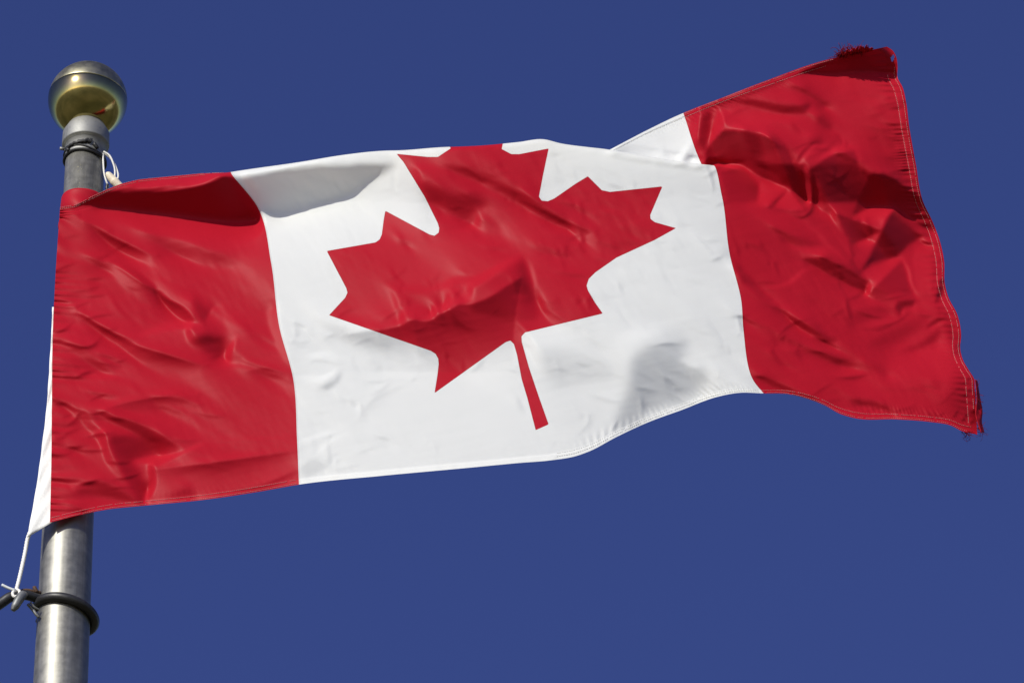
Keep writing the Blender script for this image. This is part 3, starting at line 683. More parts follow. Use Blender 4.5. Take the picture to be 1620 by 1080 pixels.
ws = np.zeros_like(MX); T = np.zeros_like(MX)
for (bx, by, bv) in BASE:
    k = 1.0 / (((MX - bx) ** 2 + (MY - by) ** 2) + 40.0**2) ** 1.5
    ws += k; T += k * bv
T /= ws
n0 = np.sqrt(1 + p0**2 + q0**2)
I0 = np.where(solid, (-p0 * Lc[0] - q0 * Lc[1] + Lc[2]) / n0, 0)
I0 = np.clip(blur(I0, 14) / np.maximum(blur(solid.astype(float), 14), .05), .35, .9)
bl = BLEND + .35 * blur((MX > 1130).astype(float), 30)
T = bl * T + (1 - bl) * I0
for f in FOLDS:
    x0, y0, sc = TILE[f[0]]
    pts = [(x0 + a / sc, y0 + b / sc) for a, b in f[2]]
    xs = [p[0] for p in pts]; ys = [p[1] for p in pts]
    soft = f[4] if f[1] != L else f[5]
    pad = 3 * soft + 12 + (0 if f[1] != L else f[4] / sc)
    i0 = max(0, int((min(xs) - pad - GX0) / GS)); i1 = min(gw, int((max(xs) + pad - GX0) / GS) + 1)
    j0 = max(0, int((min(ys) - pad - GY0) / GS)); j1 = min(gh, int((max(ys) + pad - GY0) / GS) + 1)
    sx, sy = MX[j0:j1, i0:i1], MY[j0:j1, i0:i1]
    if f[1] == L:
        pp = curve_pts(pts, 24) if len(pts) > 2 else np.array(pts)
        hw = f[4] / sc * ((1.05 if f[3] < 0 else .6) if f[0] in 'AB' else .55)
        msk = crease(sx, sy, pp, hw, soft, f[3])
    else:
        msk = blur_loc(in_poly(sx, sy, pts).astype(float), soft * (.65 if f[0] in 'GH' else 1.0), None)
    if f[1] == SET:
        T[j0:j1, i0:i1] += (f[3] - T[j0:j1, i0:i1]) * msk
    else:
        gain = (1.7 if f[1] == L else 1.15) if f[0] in 'DF' else (1.1 if f[0] == 'I' or abs(f[3]) > .37 else (1.4 if f[0] in 'CE' else ((2.0 if f[1] == L else 1.6) if f[0] in 'AB' else 1.5)))
        T[j0:j1, i0:i1] += gain * f[3] * msk

# many small sharp creases, lying along the local pull of the cloth
def scatter(n_, box, angs, lens, amps, wid, seed):
    r_ = np.random.default_rng(seed)
    for _ in range(n_):
        x, y = r_.uniform(box[0], box[2]), r_.uniform(box[1], box[3])
        a = r_.choice(angs) + r_.normal(0, .22)
        l_ = r_.uniform(*lens)
        bend = r_.normal(0, .18)
        pts = []
        for t in np.linspace(-.5, .5, 7):
            pts.append((x + l_ * t * math.cos(a + bend * t * 2), y + l_ * t * math.sin(a + bend * t * 2)))
        pts = np.array(pts)
        hw = r_.uniform(*wid)
        pad = 30
        i0 = max(0, int((pts[:, 0].min() - pad - GX0) / GS)); i1 = min(gw, int((pts[:, 0].max() + pad - GX0) / GS) + 1)
        j0 = max(0, int((pts[:, 1].min() - pad - GY0) / GS)); j1 = min(gh, int((pts[:, 1].max() + pad - GY0) / GS) + 1)
        if i1 - i0 < 3 or j1 - j0 < 3:
            continue
        A_ = -1.6 * r_.uniform(*amps)
        T[j0:j1, i0:i1] += A_ * crease(MX[j0:j1, i0:i1], MY[j0:j1, i0:i1], pts, hw, 2.0, A_)


scatter(44, (85, 360, 200, 800), (.1, -.25, .35), (18, 60), (.1, .28), (1.2, 2.6), 31)
scatter(14, (200, 400, 460, 790), (.35, .1, .6), (30, 90), (.05, .15), (1.5, 3.2), 32)
scatter(26, (470, 480, 640, 740), (-.4, .3, .8), (12, 50), (.04, .14), (1.2, 3.0), 33)
scatter(60, (640, 240, 1080, 400), (.5, .65), (12, 42), (.06, .2), (1.0, 2.2), 34)
scatter(50, (880, 300, 1170, 640), (.5, .3, .9), (16, 65), (.04, .14), (1.4, 4.0), 35)
scatter(30, (560, 430, 860, 600), (.2, -.5, .9), (12, 42), (.05, .16), (1.2, 2.6), 36)
scatter(85, (1120, 150, 1520, 660), (.6, .35, -.5, .9), (16, 70), (.07, .26), (1.2, 2.8), 37)
scatter(30, (1430, 150, 1530, 560), (.1, .4, -.2), (10, 32), (.1, .3), (1.0, 1.8), 38)
scatter(24, (480, 690, 1000, 740), (-.9, .9), (10, 26), (.03, .1), (1.0, 1.8), 39)
T = np.where((MX > 1125) & ~((MY < 126) & (MX > 1240)), np.maximum(T, .09 + .55 * (T - .09)), T)
T = np.clip(T, -.4, .97)

C1, LAM, EPS, MU = .55, .02, 8e-5, .016
KE2 = (.56 * wx - .83 * wy) ** 2                 # slopes the light cannot show stay small


def fft_div(P_, Q_):
    return -(np.gradient(P_, axis=1) - np.gradient(Q_, axis=0))


for it in range(140):
    p_, q_ = grad(h)
    p_ = p_ + p0; q_ = q_ + q0
    nn = np.sqrt(1 + p_**2 + q_**2)
    dot = -p_ * Lc[0] - q_ * Lc[1] + Lc[2]
    I = dot / nn
    r = WT * (I - T)
    gp = r * (-Lc[0] / nn - dot * p_ / nn**3)
    gq = r * (-Lc[1] / nn - dot * q_ / nn**3)
    g = fft_div(gp, gq)
    Fh = np.fft.rfft2(h)
    num = C1 * W2 * Fh - np.fft.rfft2(g)
    h = np.fft.irfft2(num / (C1 * W2 + MU * KE2 + LAM * W2**2 + EPS), s=h.shape)
    if it == 0 or it == 139:
        print('relief', it, float(np.sqrt((r**2).sum() / (WT**2).sum())), float(np.abs(h).max() * GS))
# small irregular wrinkles of the nylon, drawn out along the pull of the wind
def band(seed, ang, lx, ly):
    r_ = np.random.default_rng(seed)
    ca, sa = math.cos(ang), math.sin(ang)
    a_, b_ = wx * ca + wy * sa, -wx * sa + wy * ca
    F = np.fft.rfft2(r_.standard_normal((gh, gw))) * np.exp(-.5 * ((a_ * lx / GS) ** 2 + (b_ * ly / GS) ** 2))
    o = np.fft.irfft2(F, s=(gh, gw))
    return o / o.std()


amt = blur(np.abs(band(11, 0, 60, 60)), 20)
fine = .08 * band(1, .45, 22, 3.2) * amt + .06 * band(2, -.2, 14, 2.6) + .4 * band(3, .5, 45, 11) * amt + .06 * band(4, 1.0, 9, 2.6) * amt
RELIEF = h * GS + fine


def sample(a, x, y):
    fx = np.clip((x - GX0) / GS - .5, 0, gw - 1.001)
    fy = np.clip((y - GY0) / GS - .5, 0, gh - 1.001)
    i, j = fx.astype(int), fy.astype(int)
    u_, v_ = fx - i, fy - j
    return (a[j, i] * (1 - u_) + a[j, i + 1] * u_) * (1 - v_) + (a[j + 1, i] * (1 - u_) + a[j + 1, i + 1] * u_) * v_


HF = H0 + sample(RELIEF, PX, PY)
# keep the cloth off the pole
polex = POLE_X0 + (540 - PY) * 0.046
need = (np.sqrt(np.clip(52.0**2 - (PX - polex) ** 2, 0, None)) - 7) / math.cos(ELEV) + vert(PY)
near = (np.abs(PX - polex) < 52)
HF = np.where(near, np.logaddexp((HF - need) / 3, 0) * 3 + need, HF)
# puckers where thread gathers the hems
UU, VV = np.meshgrid(uu, vv, indexing='ij')


def chirp(n, seed, freq):
    r_ = np.random.default_rng(seed)
    t = np.cumsum(freq * (1 + .5 * np.interp(np.arange(n), np.arange(0, n + 20, 20), r_.uniform(-1, 1, len(np.arange(0, n + 20, 20))))))
    amp = np.interp(np.arange(n), np.arange(0, n + 11, 11), r_.uniform(.2, 1, len(np.arange(0, n + 11, 11))))
    return t, amp


tv, av = chirp(NV, 5, .62)
slant = 10 * UU / .06
idx = np.clip(VV * (NV - 1) + slant * 2, 0, NV - 1)
HF += 2.4 * np.interp(idx, np.arange(NV), np.sin(tv) * av) * np.exp(-UU / .016) * (VV < .97)
HF += 2.3 * np.interp(idx * .43, np.arange(NV), np.sin(tv) * av) * np.exp(-((UU - .02) / .022) ** 2) * (VV < .97)
tv2, av2 = chirp(NV, 6, 1.15)
idr = np.clip(VV * (NV - 1) - (1 - UU) * 120 + 12 * np.sin(VV * 9), 0, NV - 1)
HF += 1.3 * np.interp(idr, np.arange(NV), np.sin(tv2) * av2) * np.exp(-((1 - UU - .013) / .009) ** 2)
tu, au = chirp(NU, 8, 1.35)
idb = np.clip(UU * (NU - 1) + VV * (150 + 120 * np.sin(UU * 40)), 0, NU - 1)
wb = .15 + np.clip((UU - .53) / .05, 0, 1) * np.clip((.75 - UU) / .03, 0, 1) + .9 * np.clip((UU - .86) / .05, 0, 1)
HF += 1.1 * wb * np.interp(idb, np.arange(NU), np.sin(tu) * au) * np.exp(-((VV - .022) / .013) ** 2)
wtop = np.clip((UU - .64) / .05, 0, 1) * np.clip((.95 - UU) / .03, 0, 1)
idt = np.clip(UU * (NU - 1) - (1 - VV) * 160, 0, NU - 1)
HF += .9 * wtop * np.interp(idt, np.arange(NU), np.sin(tu * 1.1) * au) * np.exp(-((1 - VV - .028) / .016) ** 2)
# hems are a second layer of cloth
hem = ((VV < .014) | (UU > .991) | (VV > .986)).astype(float)
HF += .9 * hem
PTS = at(PX, PY, HF)

# ------------------------------------------------------------------ flag: cloth object
LEAF = [(627.3, 243.6), (638, 256), (672, 311.5), (692.6, 353), (694.9, 361), (694, 368), (687.4, 373), (679.6, 371), (609.6, 333.5), (607, 348), (604, 371), (600.5, 379), (594, 383.5), (517, 397),
        (548, 456), (549.7, 463), (546, 471), (520.6, 498.5), (681.6, 554.8), (689, 559.5), (693.3, 567), (694, 576), (692, 593), (687.5, 621.5), (800, 541), (807.5, 538.6), (813, 544), (817.9, 560.8),
        (825.3, 599.3), (834.2, 629), (847.5, 680), (868, 671), (852, 626), (837, 581.5), (825.5, 541), (825, 532), (830.5, 525.8), (953.5, 495.8), (941, 478), (930, 459), (928, 451.5), (931.5, 441),
        (942, 430.7), (975.5, 407.4), (1035, 380), (1069.4, 361), (1036, 351.5), (1029.2, 346.5), (1028.7, 340), (1048, 295), (965, 303.7), (952, 301), (930, 279), (910.7, 290.7), (877, 314), (866.7, 318.5),
        (857, 317.5), (852.6, 311.5), (859, 277.8), (868, 235), (822, 244), (809, 244), (793.7, 236), (800, 205), (755, 110), (700, 205), (713, 235), (703, 241.5), (692.6, 248.5), (677, 248.5)]
lsd = np.full((NU, NV), 300.0)
box = (PX > 480) & (PX < 1110) & (SY > 60) & (SY < 720)
bx, by = PX[box], SY[box]
dd = seg_dist(bx, by, LEAF, True)
lsd[box] = np.where(in_poly(bx, by, LEAF), -dd, dd)


def cloth_mat():
    m, nt, p = mat_new('flag_nylon')
    at_ = lambda n: N(nt, 'ShaderNodeAttribute', attribute_name=n).outputs['Fac']
    leaf, u, v = at_('leaf_distance'), at_('fly'), at_('hoist')
    inleaf = mth(nt, 'LESS_THAN', leaf, 0.0)
    band = mth(nt, 'ADD', mth(nt, 'LESS_THAN', u, 0.25), mth(nt, 'GREATER_THAN', u, 0.75))
    red = mth(nt, 'MAXIMUM', inleaf, band, clamp=True)
    n1 = noise(nt, 6.0, 5.0)
    n2 = noise(nt, 900.0, 2.0)
    mixc = N(nt, 'ShaderNodeMix', data_type='RGBA')
    nt.links.new(red, mixc.inputs['Factor'])
    redc = ramp(nt, mth(nt, 'ADD', mth(nt, 'MULTIPLY', n1, .6), mth(nt, 'MULTIPLY', n2, .4)), [(.35, (.375, .0055, .0165)), (.65, (.415, .007, .021))])
    whitec = ramp(nt, mth(nt, 'ADD', mth(nt, 'MULTIPLY', n1, .5), mth(nt, 'MULTIPLY', n2, .5)), [(.35, (.87, .875, .86)), (.65, (.90, .905, .89))])
    nt.links.new(whitec, mixc.inputs['A'])
    nt.links.new(redc, mixc.inputs['B'])
    # stitched edge of the appliqued leaf and of the colour bands: a thin needle line
    e1 = mth(nt, 'LESS_THAN', mth(nt, 'ABSOLUTE', mth(nt, 'ADD', leaf, 0.0)), 0.8)
    e2 = mth(nt, 'LESS_THAN', mth(nt, 'ABSOLUTE', mth(nt, 'SUBTRACT', u, 0.2508)), 0.0007)
    e3 = mth(nt, 'LESS_THAN', mth(nt, 'ABSOLUTE', mth(nt, 'SUBTRACT', u, 0.7505)), 0.0007)
    ee = mth(nt, 'MULTIPLY', mth(nt, 'ADD', mth(nt, 'ADD', e2, e3), e1, clamp=True), 0.12)
    mx2 = N(nt, 'ShaderNodeMix', data_type='RGBA')
    nt.links.new(ee, mx2.inputs['Factor'])
    nt.links.new(mixc.outputs['Result'], mx2.inputs['A'])
    mx2.inputs['B'].default_value = (.10, .012, .02, 1)
    col = mx2.outputs['Result']
    nt.links.new(col, p.inputs['Base Color'])
    p.inputs['Roughness'].default_value = 0.5
    p.inputs['Specular IOR Level'].default_value = 0.11
    p.inputs['Sheen Weight'].default_value = 0.02
    p.inputs['Sheen Roughness'].default_value = 0.4
    bump(nt, p, n2, 0.12, 0.0004)
    tr = N(nt, 'ShaderNodeBsdfTranslucent')
    nt.links.new(col, tr.inputs['Color'])
    mix = N(nt, 'ShaderNodeMixShader')
    hemv = mth(nt, 'ADD', mth(nt, 'LESS_THAN', v, .014), mth(nt, 'GREATER_THAN', u, .991), clamp=True)
    base = mth(nt, 'SUBTRACT', 0.37, mth(nt, 'MULTIPLY', red, 0.26))
    nt.links.new(mth(nt, 'SUBTRACT', base, mth(nt, 'MULTIPLY', hemv, .10)), mix.inputs['Fac'])
    out = nt.nodes['Material Output']
    nt.links.new(p.outputs[0], mix.inputs[1])
    nt.links.new(tr.outputs[0], mix.inputs[2])
    nt.links.new(mix.outputs[0], out.inputs['Surface'])
    return m


NYLON = cloth_mat()
THREAD_W = simple_mat('pale_thread', (.58, .30, .30), .7, 0, 300, .2, 0)
THREAD_R = simple_mat('red_thread', (.17, .002, .006), .8, 0, 200, .3, 0)
THREAD_R.node_tree.nodes['Principled BSDF'].inputs['Specular IOR Level'].default_value = 0.1
REDCLOTH = simple_mat('red_hem_cloth', (.34, .006, .015), .6, 0, 120, .25, .3, .0006)
REDCLOTH.node_tree.nodes['Principled BSDF'].inputs['Specular IOR Level'].default_value = 0.12
CANVAS = simple_mat('white_canvas', (.80, .80, .79), .85, 0, 260, .06, .3, .0006)
CORD = simple_mat('white_cord', (.74, .73, .70), .75, 0, 500, .12, .4, .0006)

flag = thing('flag', 'red and white flag with a maple leaf, streaming in the wind from the pole', 'flag', tuple(PTS[0, 0]))


def grid_faces(nu, nv):
    a = (np.arange(nu - 1)[:, None] * nv + np.arange(nv - 1)[None, :])
    return np.stack([a, a + nv, a + nv + 1, a + 1], -1).reshape(-1, 4)


# torn spots near the upper fly corner
hole = np.zeros((NU - 1, NV - 1), bool)
hx, hy = PX[:-1, :-1], PY[:-1, :-1]
hole |= (((hx - 1411.5) * .93 + (hy - 93) * .36) / 2.2) ** 2 + (((hy - 93) * .93 - (hx - 1411.5) * .36) / 6.0) ** 2 < 1
F = grid_faces(NU, NV)[~hole.ravel()]
cloth = mesh_obj('cloth', PTS.reshape(-1, 3), F, NYLON, flag)
me = cloth.data
for nm, arr in (('leaf_distance', lsd), ('fly', UU), ('hoist', VV)):
    a = me.attributes.new(nm, 'FLOAT', 'POINT')
    a.data.foreach_set('value', arr.astype(np.float32).ravel())

# surface normals towards the viewer, for things sewn on
tu_ = np.gradient(PTS, axis=0)
tv_ = np.gradient(PTS, axis=1)
NRM = np.cross(tu_, tv_)
NRM /= np.linalg.norm(NRM, axis=2)[..., None] + 1e-12
flip = np.sign(((CAMA - PTS) * NRM).sum(2))
NRM *= np.where(flip == 0, 1, flip)[..., None]


def surf(u, v, lift=.0006):
    fu = np.clip(np.asarray(u) * (NU - 1), 0, NU - 1.001)
    fv = np.clip(np.asarray(v) * (NV - 1), 0, NV - 1.001)
    i, j = fu.astype(int), fv.astype(int)
    a, b = (fu - i)[:, None], (fv - j)[:, None]
    bl = lambda A: (A[i, j] * (1 - a) + A[i + 1, j] * a) * (1 - b) + (A[i, j + 1] * (1 - a) + A[i + 1, j + 1] * a) * b
    return bl(PTS) + bl(NRM) * lift


def stitch(geo, u, v, step=.0042, duty=.72, r=.00036, jitter=.0004):
    pts = surf(np.asarray(u), np.asarray(v))
    d = np.concatenate(([0], np.cumsum(np.linalg.norm(np.diff(pts, axis=0), axis=1))))
    s = 0.0
    while s < d[-1] - step:
        q = np.linspace(s, s + step * duty, 3)
        seg = np.stack([np.interp(q, d, pts[:, c]) for c in range(3)], 1)
        seg += rng.normal(0, jitter * .3, (1, 3))
        if rng.random() > .06:
            geo.tube(seg, r, 4)
        s += step * rng.uniform(.92, 1.08)


n = 900
sg = Geo()
stitch(sg, np.linspace(.002, .249, n), np.full(n, .013))
stitch(sg, np.linspace(.002, .249, n), np.full(n, .003))
sg.build('hem_stitching', THREAD_W, flag)
sg = Geo()
stitch(sg, np.linspace(.75, .995, n), np.full(n, .013))
stitch(sg, np.linspace(.75, .995, n), np.full(n, .003))
sg.build('hem_stitching', THREAD_W, flag)
sg = Geo()
stitch(sg, np.linspace(.0, .22, n), np.full(n, .985))
stitch(sg, np.linspace(.0, .25, n), np.full(n, .997))
sg.build('hem_stitching', THREAD_W, flag)
sg = Geo()
stitch(sg, np.linspace(.75, .94, n), np.full(n, .982))
stitch(sg, np.linspace(.75, .95, n), np.full(n, .996))
sg.build('hem_stitching', THREAD_W, flag)
sg = Geo()
stitch(sg, np.full(n, .9905), np.linspace(.02, .93, n))
stitch(sg, np.full(n, .9972), np.linspace(.05, .95, n))
sg.build('hem_stitching', THREAD_W, flag)
sw = Geo()
stitch(sw, np.linspace(.52, .748, n), np.full(n, .014), .005, .6, .0004)
stitch(sw, np.linspace(.52, .748, n), np.full(n, .007), .005, .6, .0004)
sw.build('white_hem_stitching', CORD, flag)
sw = Geo()
stitch(sw, np.linspace(.63, .748, n), np.full(n, .984), .005, .6, .0004)
sw.build('white_hem_stitching', CORD, flag)

# frayed threads
fr = Geo()


def fray(x, y, hh, dx, dy, length, r=.0005, curl=1.0):
    n_ = 7
    ang = rng.normal(0, .25) * curl
    pts = []
    cx, cy, ch = x, y, hh
    ux, uy = dx, dy
    st = length / (n_ - 1)
    for _ in range(n_):
        pts.append((cx, cy, ch))
        c_, s_ = math.cos(ang), math.sin(ang)
        ux, uy = ux * c_ - uy * s_, ux * s_ + uy * c_
        ang += rng.normal(0, .22) * curl
        cx += ux * st; cy += uy * st; ch += rng.normal(0, .5) * st
    pts = np.array(pts)
    fr.tube(at(pts[:, 0], pts[:, 1], pts[:, 2]), np.linspace(r, r * .45, n_), 4)


iu_top = np.linspace(.955, .976, 120)
for u_ in iu_top:
    k = int(u_ * (NU - 1))
    x, y, hh = PX[k, -1], PY[k, -1], HF[k, -1]
    for _ in range(2):
        a = rng.normal(-1.75, .45)
        fray(x + rng.normal(0, 1), y + 1.5, hh + rng.normal(0, 1.2), math.cos(a), math.sin(a), abs(rng.normal(5, 6)) + 5 if x < 1374 else abs(rng.normal(1.5, 1.5)) + 1, rng.uniform(.0005, .0011))
fr.build('frayed_threads', THREAD_R, flag)
fr = Geo()
for _ in range(46):
    t = rng.random()
    k = int((.004 + t * .10) * (NV - 1))
    x, y, hh = PX[-1, k], PY[-1, k], HF[-1, k]
    a = rng.normal(.35, .55)
    fray(x - 1, y, hh + rng.normal(0, 1.2), math.cos(a), math.sin(a), abs(rng.normal(9, 6)) + 3, rng.uniform(.0004, .0008))
for _ in range(16):
    x, y, hh = PX[int(.985 * NU), 0], PY[int(.985 * NU), 0], HF[-8, 0]
    a = rng.normal(.95, .3)
    fray(x + rng.normal(2, 5), y - 1, hh, math.cos(a), math.sin(a), abs(rng.normal(14, 7)), rng.uniform(.0004, .0008))
for _ in range(10):
    a = rng.normal(.0, .35)
    fray(1547, 676, HF[-1, 4], math.cos(a), math.sin(a), abs(rng.normal(14, 6)), .0005)
fr.build('frayed_threads', THREAD_R, flag)

# ragged strip of hem hanging off the lower fly corner
def ribbon(name, left, right, offs, mat, parent, n=40, thick=.0008, wave=0.0, lean=0.0):
    a, b = curve_pts(left, n), curve_pts(right, n)
    V, F = [], []
    m_ = 7
    for i in range(n):
        for k in range(m_):
            t = k / (m_ - 1)
            x, y = a[i] * (1 - t) + b[i] * t
            o = np.interp(i / (n - 1), np.linspace(0, 1, len(offs)), offs) + wave * math.sin(i * .9 + k)
            V.append((x, y, vert(y) + o - lean * t + 1.0 * math.sin(k * 1.1 + i * .35)))
    V = np.array(V)
    W3 = at(V[:, 0], V[:, 1], V[:, 2])
    for i in range(n - 1):
        for k in range(m_ - 1):
            F.append((i * m_ + k, i * m_ + k + 1, (i + 1) * m_ + k + 1, (i + 1) * m_ + k))
    o = mesh_obj(name, W3, F, mat, parent)
    sm = o.modifiers.new('thickness', 'SOLIDIFY')
    sm.thickness = thick
    return o


# ragged remains of the top hem, curled over towards the viewer
tx = np.linspace(1334, 1380, 48)
kk = np.clip(np.searchsorted(PX[:, -1][int(.9 * NU):], tx) + int(.9 * NU), 0, NU - 1)
V, F = [], []
for i, x in enumerate(tx):
    y0, h0 = PY[kk[i], -1], HF[kk[i], -1]
    top = (9 if x < 1372 else 3.5) * rng.uniform(.35, 1.3) * min(1, (x - 1326) / 14)
    for t in (0, .33, .66, 1):
        V.append((x + rng.normal(0, .5) + 2 * t, y0 + 2 - (top + 2) * t, h0 + (top + 2) * t * .9 + rng.normal(0, .6)))
V = np.array(V)
for i in range(len(tx) - 1):
    for k in range(3):
        F.append((i * 4 + k, i * 4 + k + 1, i * 4 + k + 5, i * 4 + k + 4))
th = mesh_obj('torn_hem', at(V[:, 0], V[:, 1], V[:, 2]), F, REDCLOTH, flag)
th.modifiers.new('thickness', 'SOLIDIFY').thickness = .0008
off_c = float(PO[-1, 10])
ribbon('torn_hem', [(1542, 600), (1545, 630), (1543, 655), (1549, 676), (1552, 684)], [(1546, 602), (1550, 628), (1554, 650), (1553, 668), (1557, 684)], [off_c - 3, off_c + 4, off_c - 2, off_c + 2, off_c], REDCLOTH, flag, lean=16)
# white heading: the canvas sleeve along the hoist, swinging clear of the pole at its foot
ribbon('heading', [(83, 486), (79.5, 560), (74, 640), (66, 710), (55, 785), (43, 850)],
       [(91, 486), (88, 560), (88, 640), (88, 710), (87, 770), (83, 826)], [56, 56, 56, 56, 55, 54], CANVAS, flag, 60, .0012, 1.3)

# ------------------------------------------------------------------ flagpole
p0w = at(np.array(POLE_X0), np.array(540.0), np.array(0.0))
AX = (float(p0w[0]), float(p0w[1]))


def zat(y):
    """height on the pole axis seen at photo height y (camera ray meets the vertical line through the axis)"""
    a = math.atan((540.0 - y) / FPX)
    return CAM.z + (AX[1] - CAM.y) * math.tan(ELEV + a)


def pole_metal(name, lo, hi, rough, vs, spots=0.0, metal=1.0):
    m, nt, p = mat_new(name)
    a = noise(nt, 55.0, 5, .6, mscale=(1, 1, vs * .08))
    b = noise(nt, 60.0, 6, .65, mscale=(1, 1, 1))
    c = noise(nt, 5.0, 4, .6, mscale=(1, 1, 9))
    f = mth(nt, 'ADD', mth(nt, 'MULTIPLY', a, .42), mth(nt, 'ADD', mth(nt, 'MULTIPLY', b, .3 + spots), mth(nt, 'MULTIPLY', c, .18)))
    nt.links.new(ramp(nt, f, [(.36, lo), (.62, hi)]), p.inputs['Base Color'])
    r = mth(nt, 'MULTIPLY_ADD', b, .25, rough - .12)
    nt.links.new(r, p.inputs['Roughness'])
    p.inputs['Metallic'].default_value = metal
    bump(nt, p, f, .25, .0012)
    return m


ALU = pole_metal('brushed_aluminium', (.20, .195, .175), (.40, .39, .355), .52, .35, 0, .85)
CAST = pole_metal('cast_grey_metal', (.15, .15, .15), (.30, .30, .29), .62, 1, .35, .75)
BLACK = simple_mat('black_rubber', (.018, .018, .02), .45, 0, 150, .4, .35, .0008)
TAPE = simple_mat('black_tape', (.012, .012, .014), .55, 0, 90, .4, .5, .0015)
pole = thing('flagpole', 'tall grey metal flagpole topped by a dull gold ball', 'flagpole', (AX[0], AX[1], 0))
R = lambda px: px * MM
g = Geo()
zs, ztop = zat(560), zat(226)
g.lathe(AX, [(0, .072), (zat(1080) - 3, .060), (zat(1075), R(41.6)), (zat(855), R(39.8)), (zs, R(38)), (zs + .002, R(33)), (ztop, R(31.5))], 96)
g.build('shaft', ALU, pole)
def around(px_r, y, z_tilt=0.0, a0=0.0, a1=2 * math.pi, n=72, tdir=0.0, wob=0.0):
    """points on a ring round the pole; photo height y on the axis; z_tilt in px across the radius towards tdir"""
    z = zat(y)
    out = []
    for a in np.linspace(a0, a1, n):
        out.append((AX[0] + R(px_r) * math.cos(a), AX[1] + R(px_r) * math.sin(a), z + R(z_tilt) * math.cos(a - tdir) + R(wob) * math.sin(3 * a + 1) * .5))
    return np.array(out)


# collar below the ball
zc0, zc1 = zat(256), zat(213)
g = Geo()
g.lathe(AX, [(zc0, R(32)), (zc0 + .001, R(33.5)), (zc0 + .055 * (zc1 - zc0), R(33.8)), (zc0 + .54 * (zc1 - zc0), R(33.6)), (zc0 + .56 * (zc1 - zc0), R(37.6)), (zc0 + .60 * (zc1 - zc0), R(38.4)), (zc1, R(37.8)), (zc1 + .02, R(30)), (zc1 + .04, R(20))], 96)
col_ = g.build('collar', CAST, pole)
g = Geo()
g.tube(around(34.4, 230.5, 0, n=97)[:-1], R(1.9), 8, True)
g.build('collar_lip_shade', TAPE, col_)  # black ring standing in for the line of shade under the collar's lip
# ball finial in two halves
BR = R(64.6)
cz = zat(158.7)
mb, nt, p = mat_new('dull_brass')
n1 = noise(nt, 22.0, 7, .65)
n2 = noise(nt, 9.0, 4, .6)
nt.links.new(ramp(nt, n1, [(.32, (.36, .30, .115)), (.6, (.47, .40, .165)), (.75, (.52, .45, .21))]), p.inputs['Base Color'])
nt.links.new(mth(nt, 'MULTIPLY_ADD', n2, .14, .07), p.inputs['Roughness'])
p.inputs['Metallic'].default_value = 1.0
bump(nt, p, n1, .12, .001)
MATTE = pole_metal('weathered_brass', (.30, .27, .16), (.46, .43, .29), .40, 1, .2)
tilt = Matrix.Rotation(math.radians(4.0), 4, 'Y')


def ball_half(name, lo, hi, rad, mat, parent, n=48):
    g_ = Geo()
    pr = []
    for i in range(n + 1):
        t = lo + (hi - lo) * i / n
        pr.append((rad * math.sin(t), max(rad * math.cos(t), 1e-4)))
    g_.lathe((0, 0), pr, 128)
    V = [tilt @ Vector(v) + Vector((AX[0], AX[1], cz)) for v in g_.V]
    return mesh_obj(name, [tuple(v) for v in V], g_.F, mat, parent)


lower = ball_half('finial_ball', -math.pi / 2, math.radians(3.0), BR, mb, pole)
ball_half('ball_cap', math.radians(4.3), math.pi / 2, BR * .992, MATTE, lower)
gs = Geo()
pr = [(BR * math.sin(math.radians(a)), BR * r_) for a, r_ in ((2.6, .96), (3.1, .975), (4.2, .975), (4.8, .95))]
gs.lathe((0, 0), pr, 128)
mesh_obj('ball_seam', [tuple(tilt @ Vector(v) + Vector((AX[0], AX[1], cz))) for v in gs.V], gs.F, TAPE, lower)


# black strap wound round the foot of the collar
st = Geo()
st.tube(around(33.6, 257, -3, wob=2, n=72)[:-1], R(2.4), 8, True)
st.tube(around(34, 252, -7, wob=3, n=72)[:-1], R(1.8), 8, True)
fm = -math.pi / 2
tail = around(35.2, 248, 0, fm - .9, fm + .35, 20)
tail[:, 2] += np.linspace(0, R(6), 20) + rng.normal(0, R(.8), 20)
st.tube(tail, np.linspace(R(3), R(4.2), 20), 6)
for a_, dz_, l_ in ((fm - .95, 3, 9), (fm + .45, 4, 8)):
    b_ = around(36, 250, 0, a_, a_ + .2, 4)
    b_[:, 2] += np.linspace(R(dz_), R(dz_ - l_), 4)
    st.tube(b_, R(3.2), 6)
strap = st.build('black_strap', TAPE)
strap['label'] = 'black tape strap wound round the collar under the gold ball'
strap['category'] = 'strap'
g = Geo()
zz = zat(246)
g.tube([(AX[0] - R(33), AX[1] - R(16), zz), (AX[0] - R(40), AX[1] - R(18), zz)], R(2.6), 12)
g.build('set_screw', CAST, pole)

# corner of the flag wrapped round the pole above its hem
V, F = [], []
na, nz = 60, 22
for j in range(nz):
    for i in range(na):
        a = math.radians(175 + 200 * i / (na - 1))
        t = j / (nz - 1)
        y = 366 - 46 * t
        rr = R(36.0 + 1.2 * math.sin(3 * t * math.pi + i * .13) * (1 - .4 * t) + 1.0 * math.sin(i * .21 + 5 * t))
        V.append((AX[0] + rr * math.cos(a), AX[1] + rr * math.sin(a), zat(y) - .0 + R(2.0) * math.sin(i * .1)))
for j in range(nz - 1):
    for i in range(na - 1):
        F.append((j * na + i, j * na + i + 1, (j + 1) * na + i + 1, (j + 1) * na + i))
cf = mesh_obj('corner_wrap', V, F, NYLON, flag)
sm = cf.modifiers.new('thickness', 'SOLIDIFY')
sm.thickness = .0008

# white loop of line and its wooden toggle behind the pole's right side
def path(pts, n=40):
    q = curve_pts(np.array(pts, float), n)
    return at(q[:, 0], q[:, 1], vert(q[:, 1]) + q[:, 2])


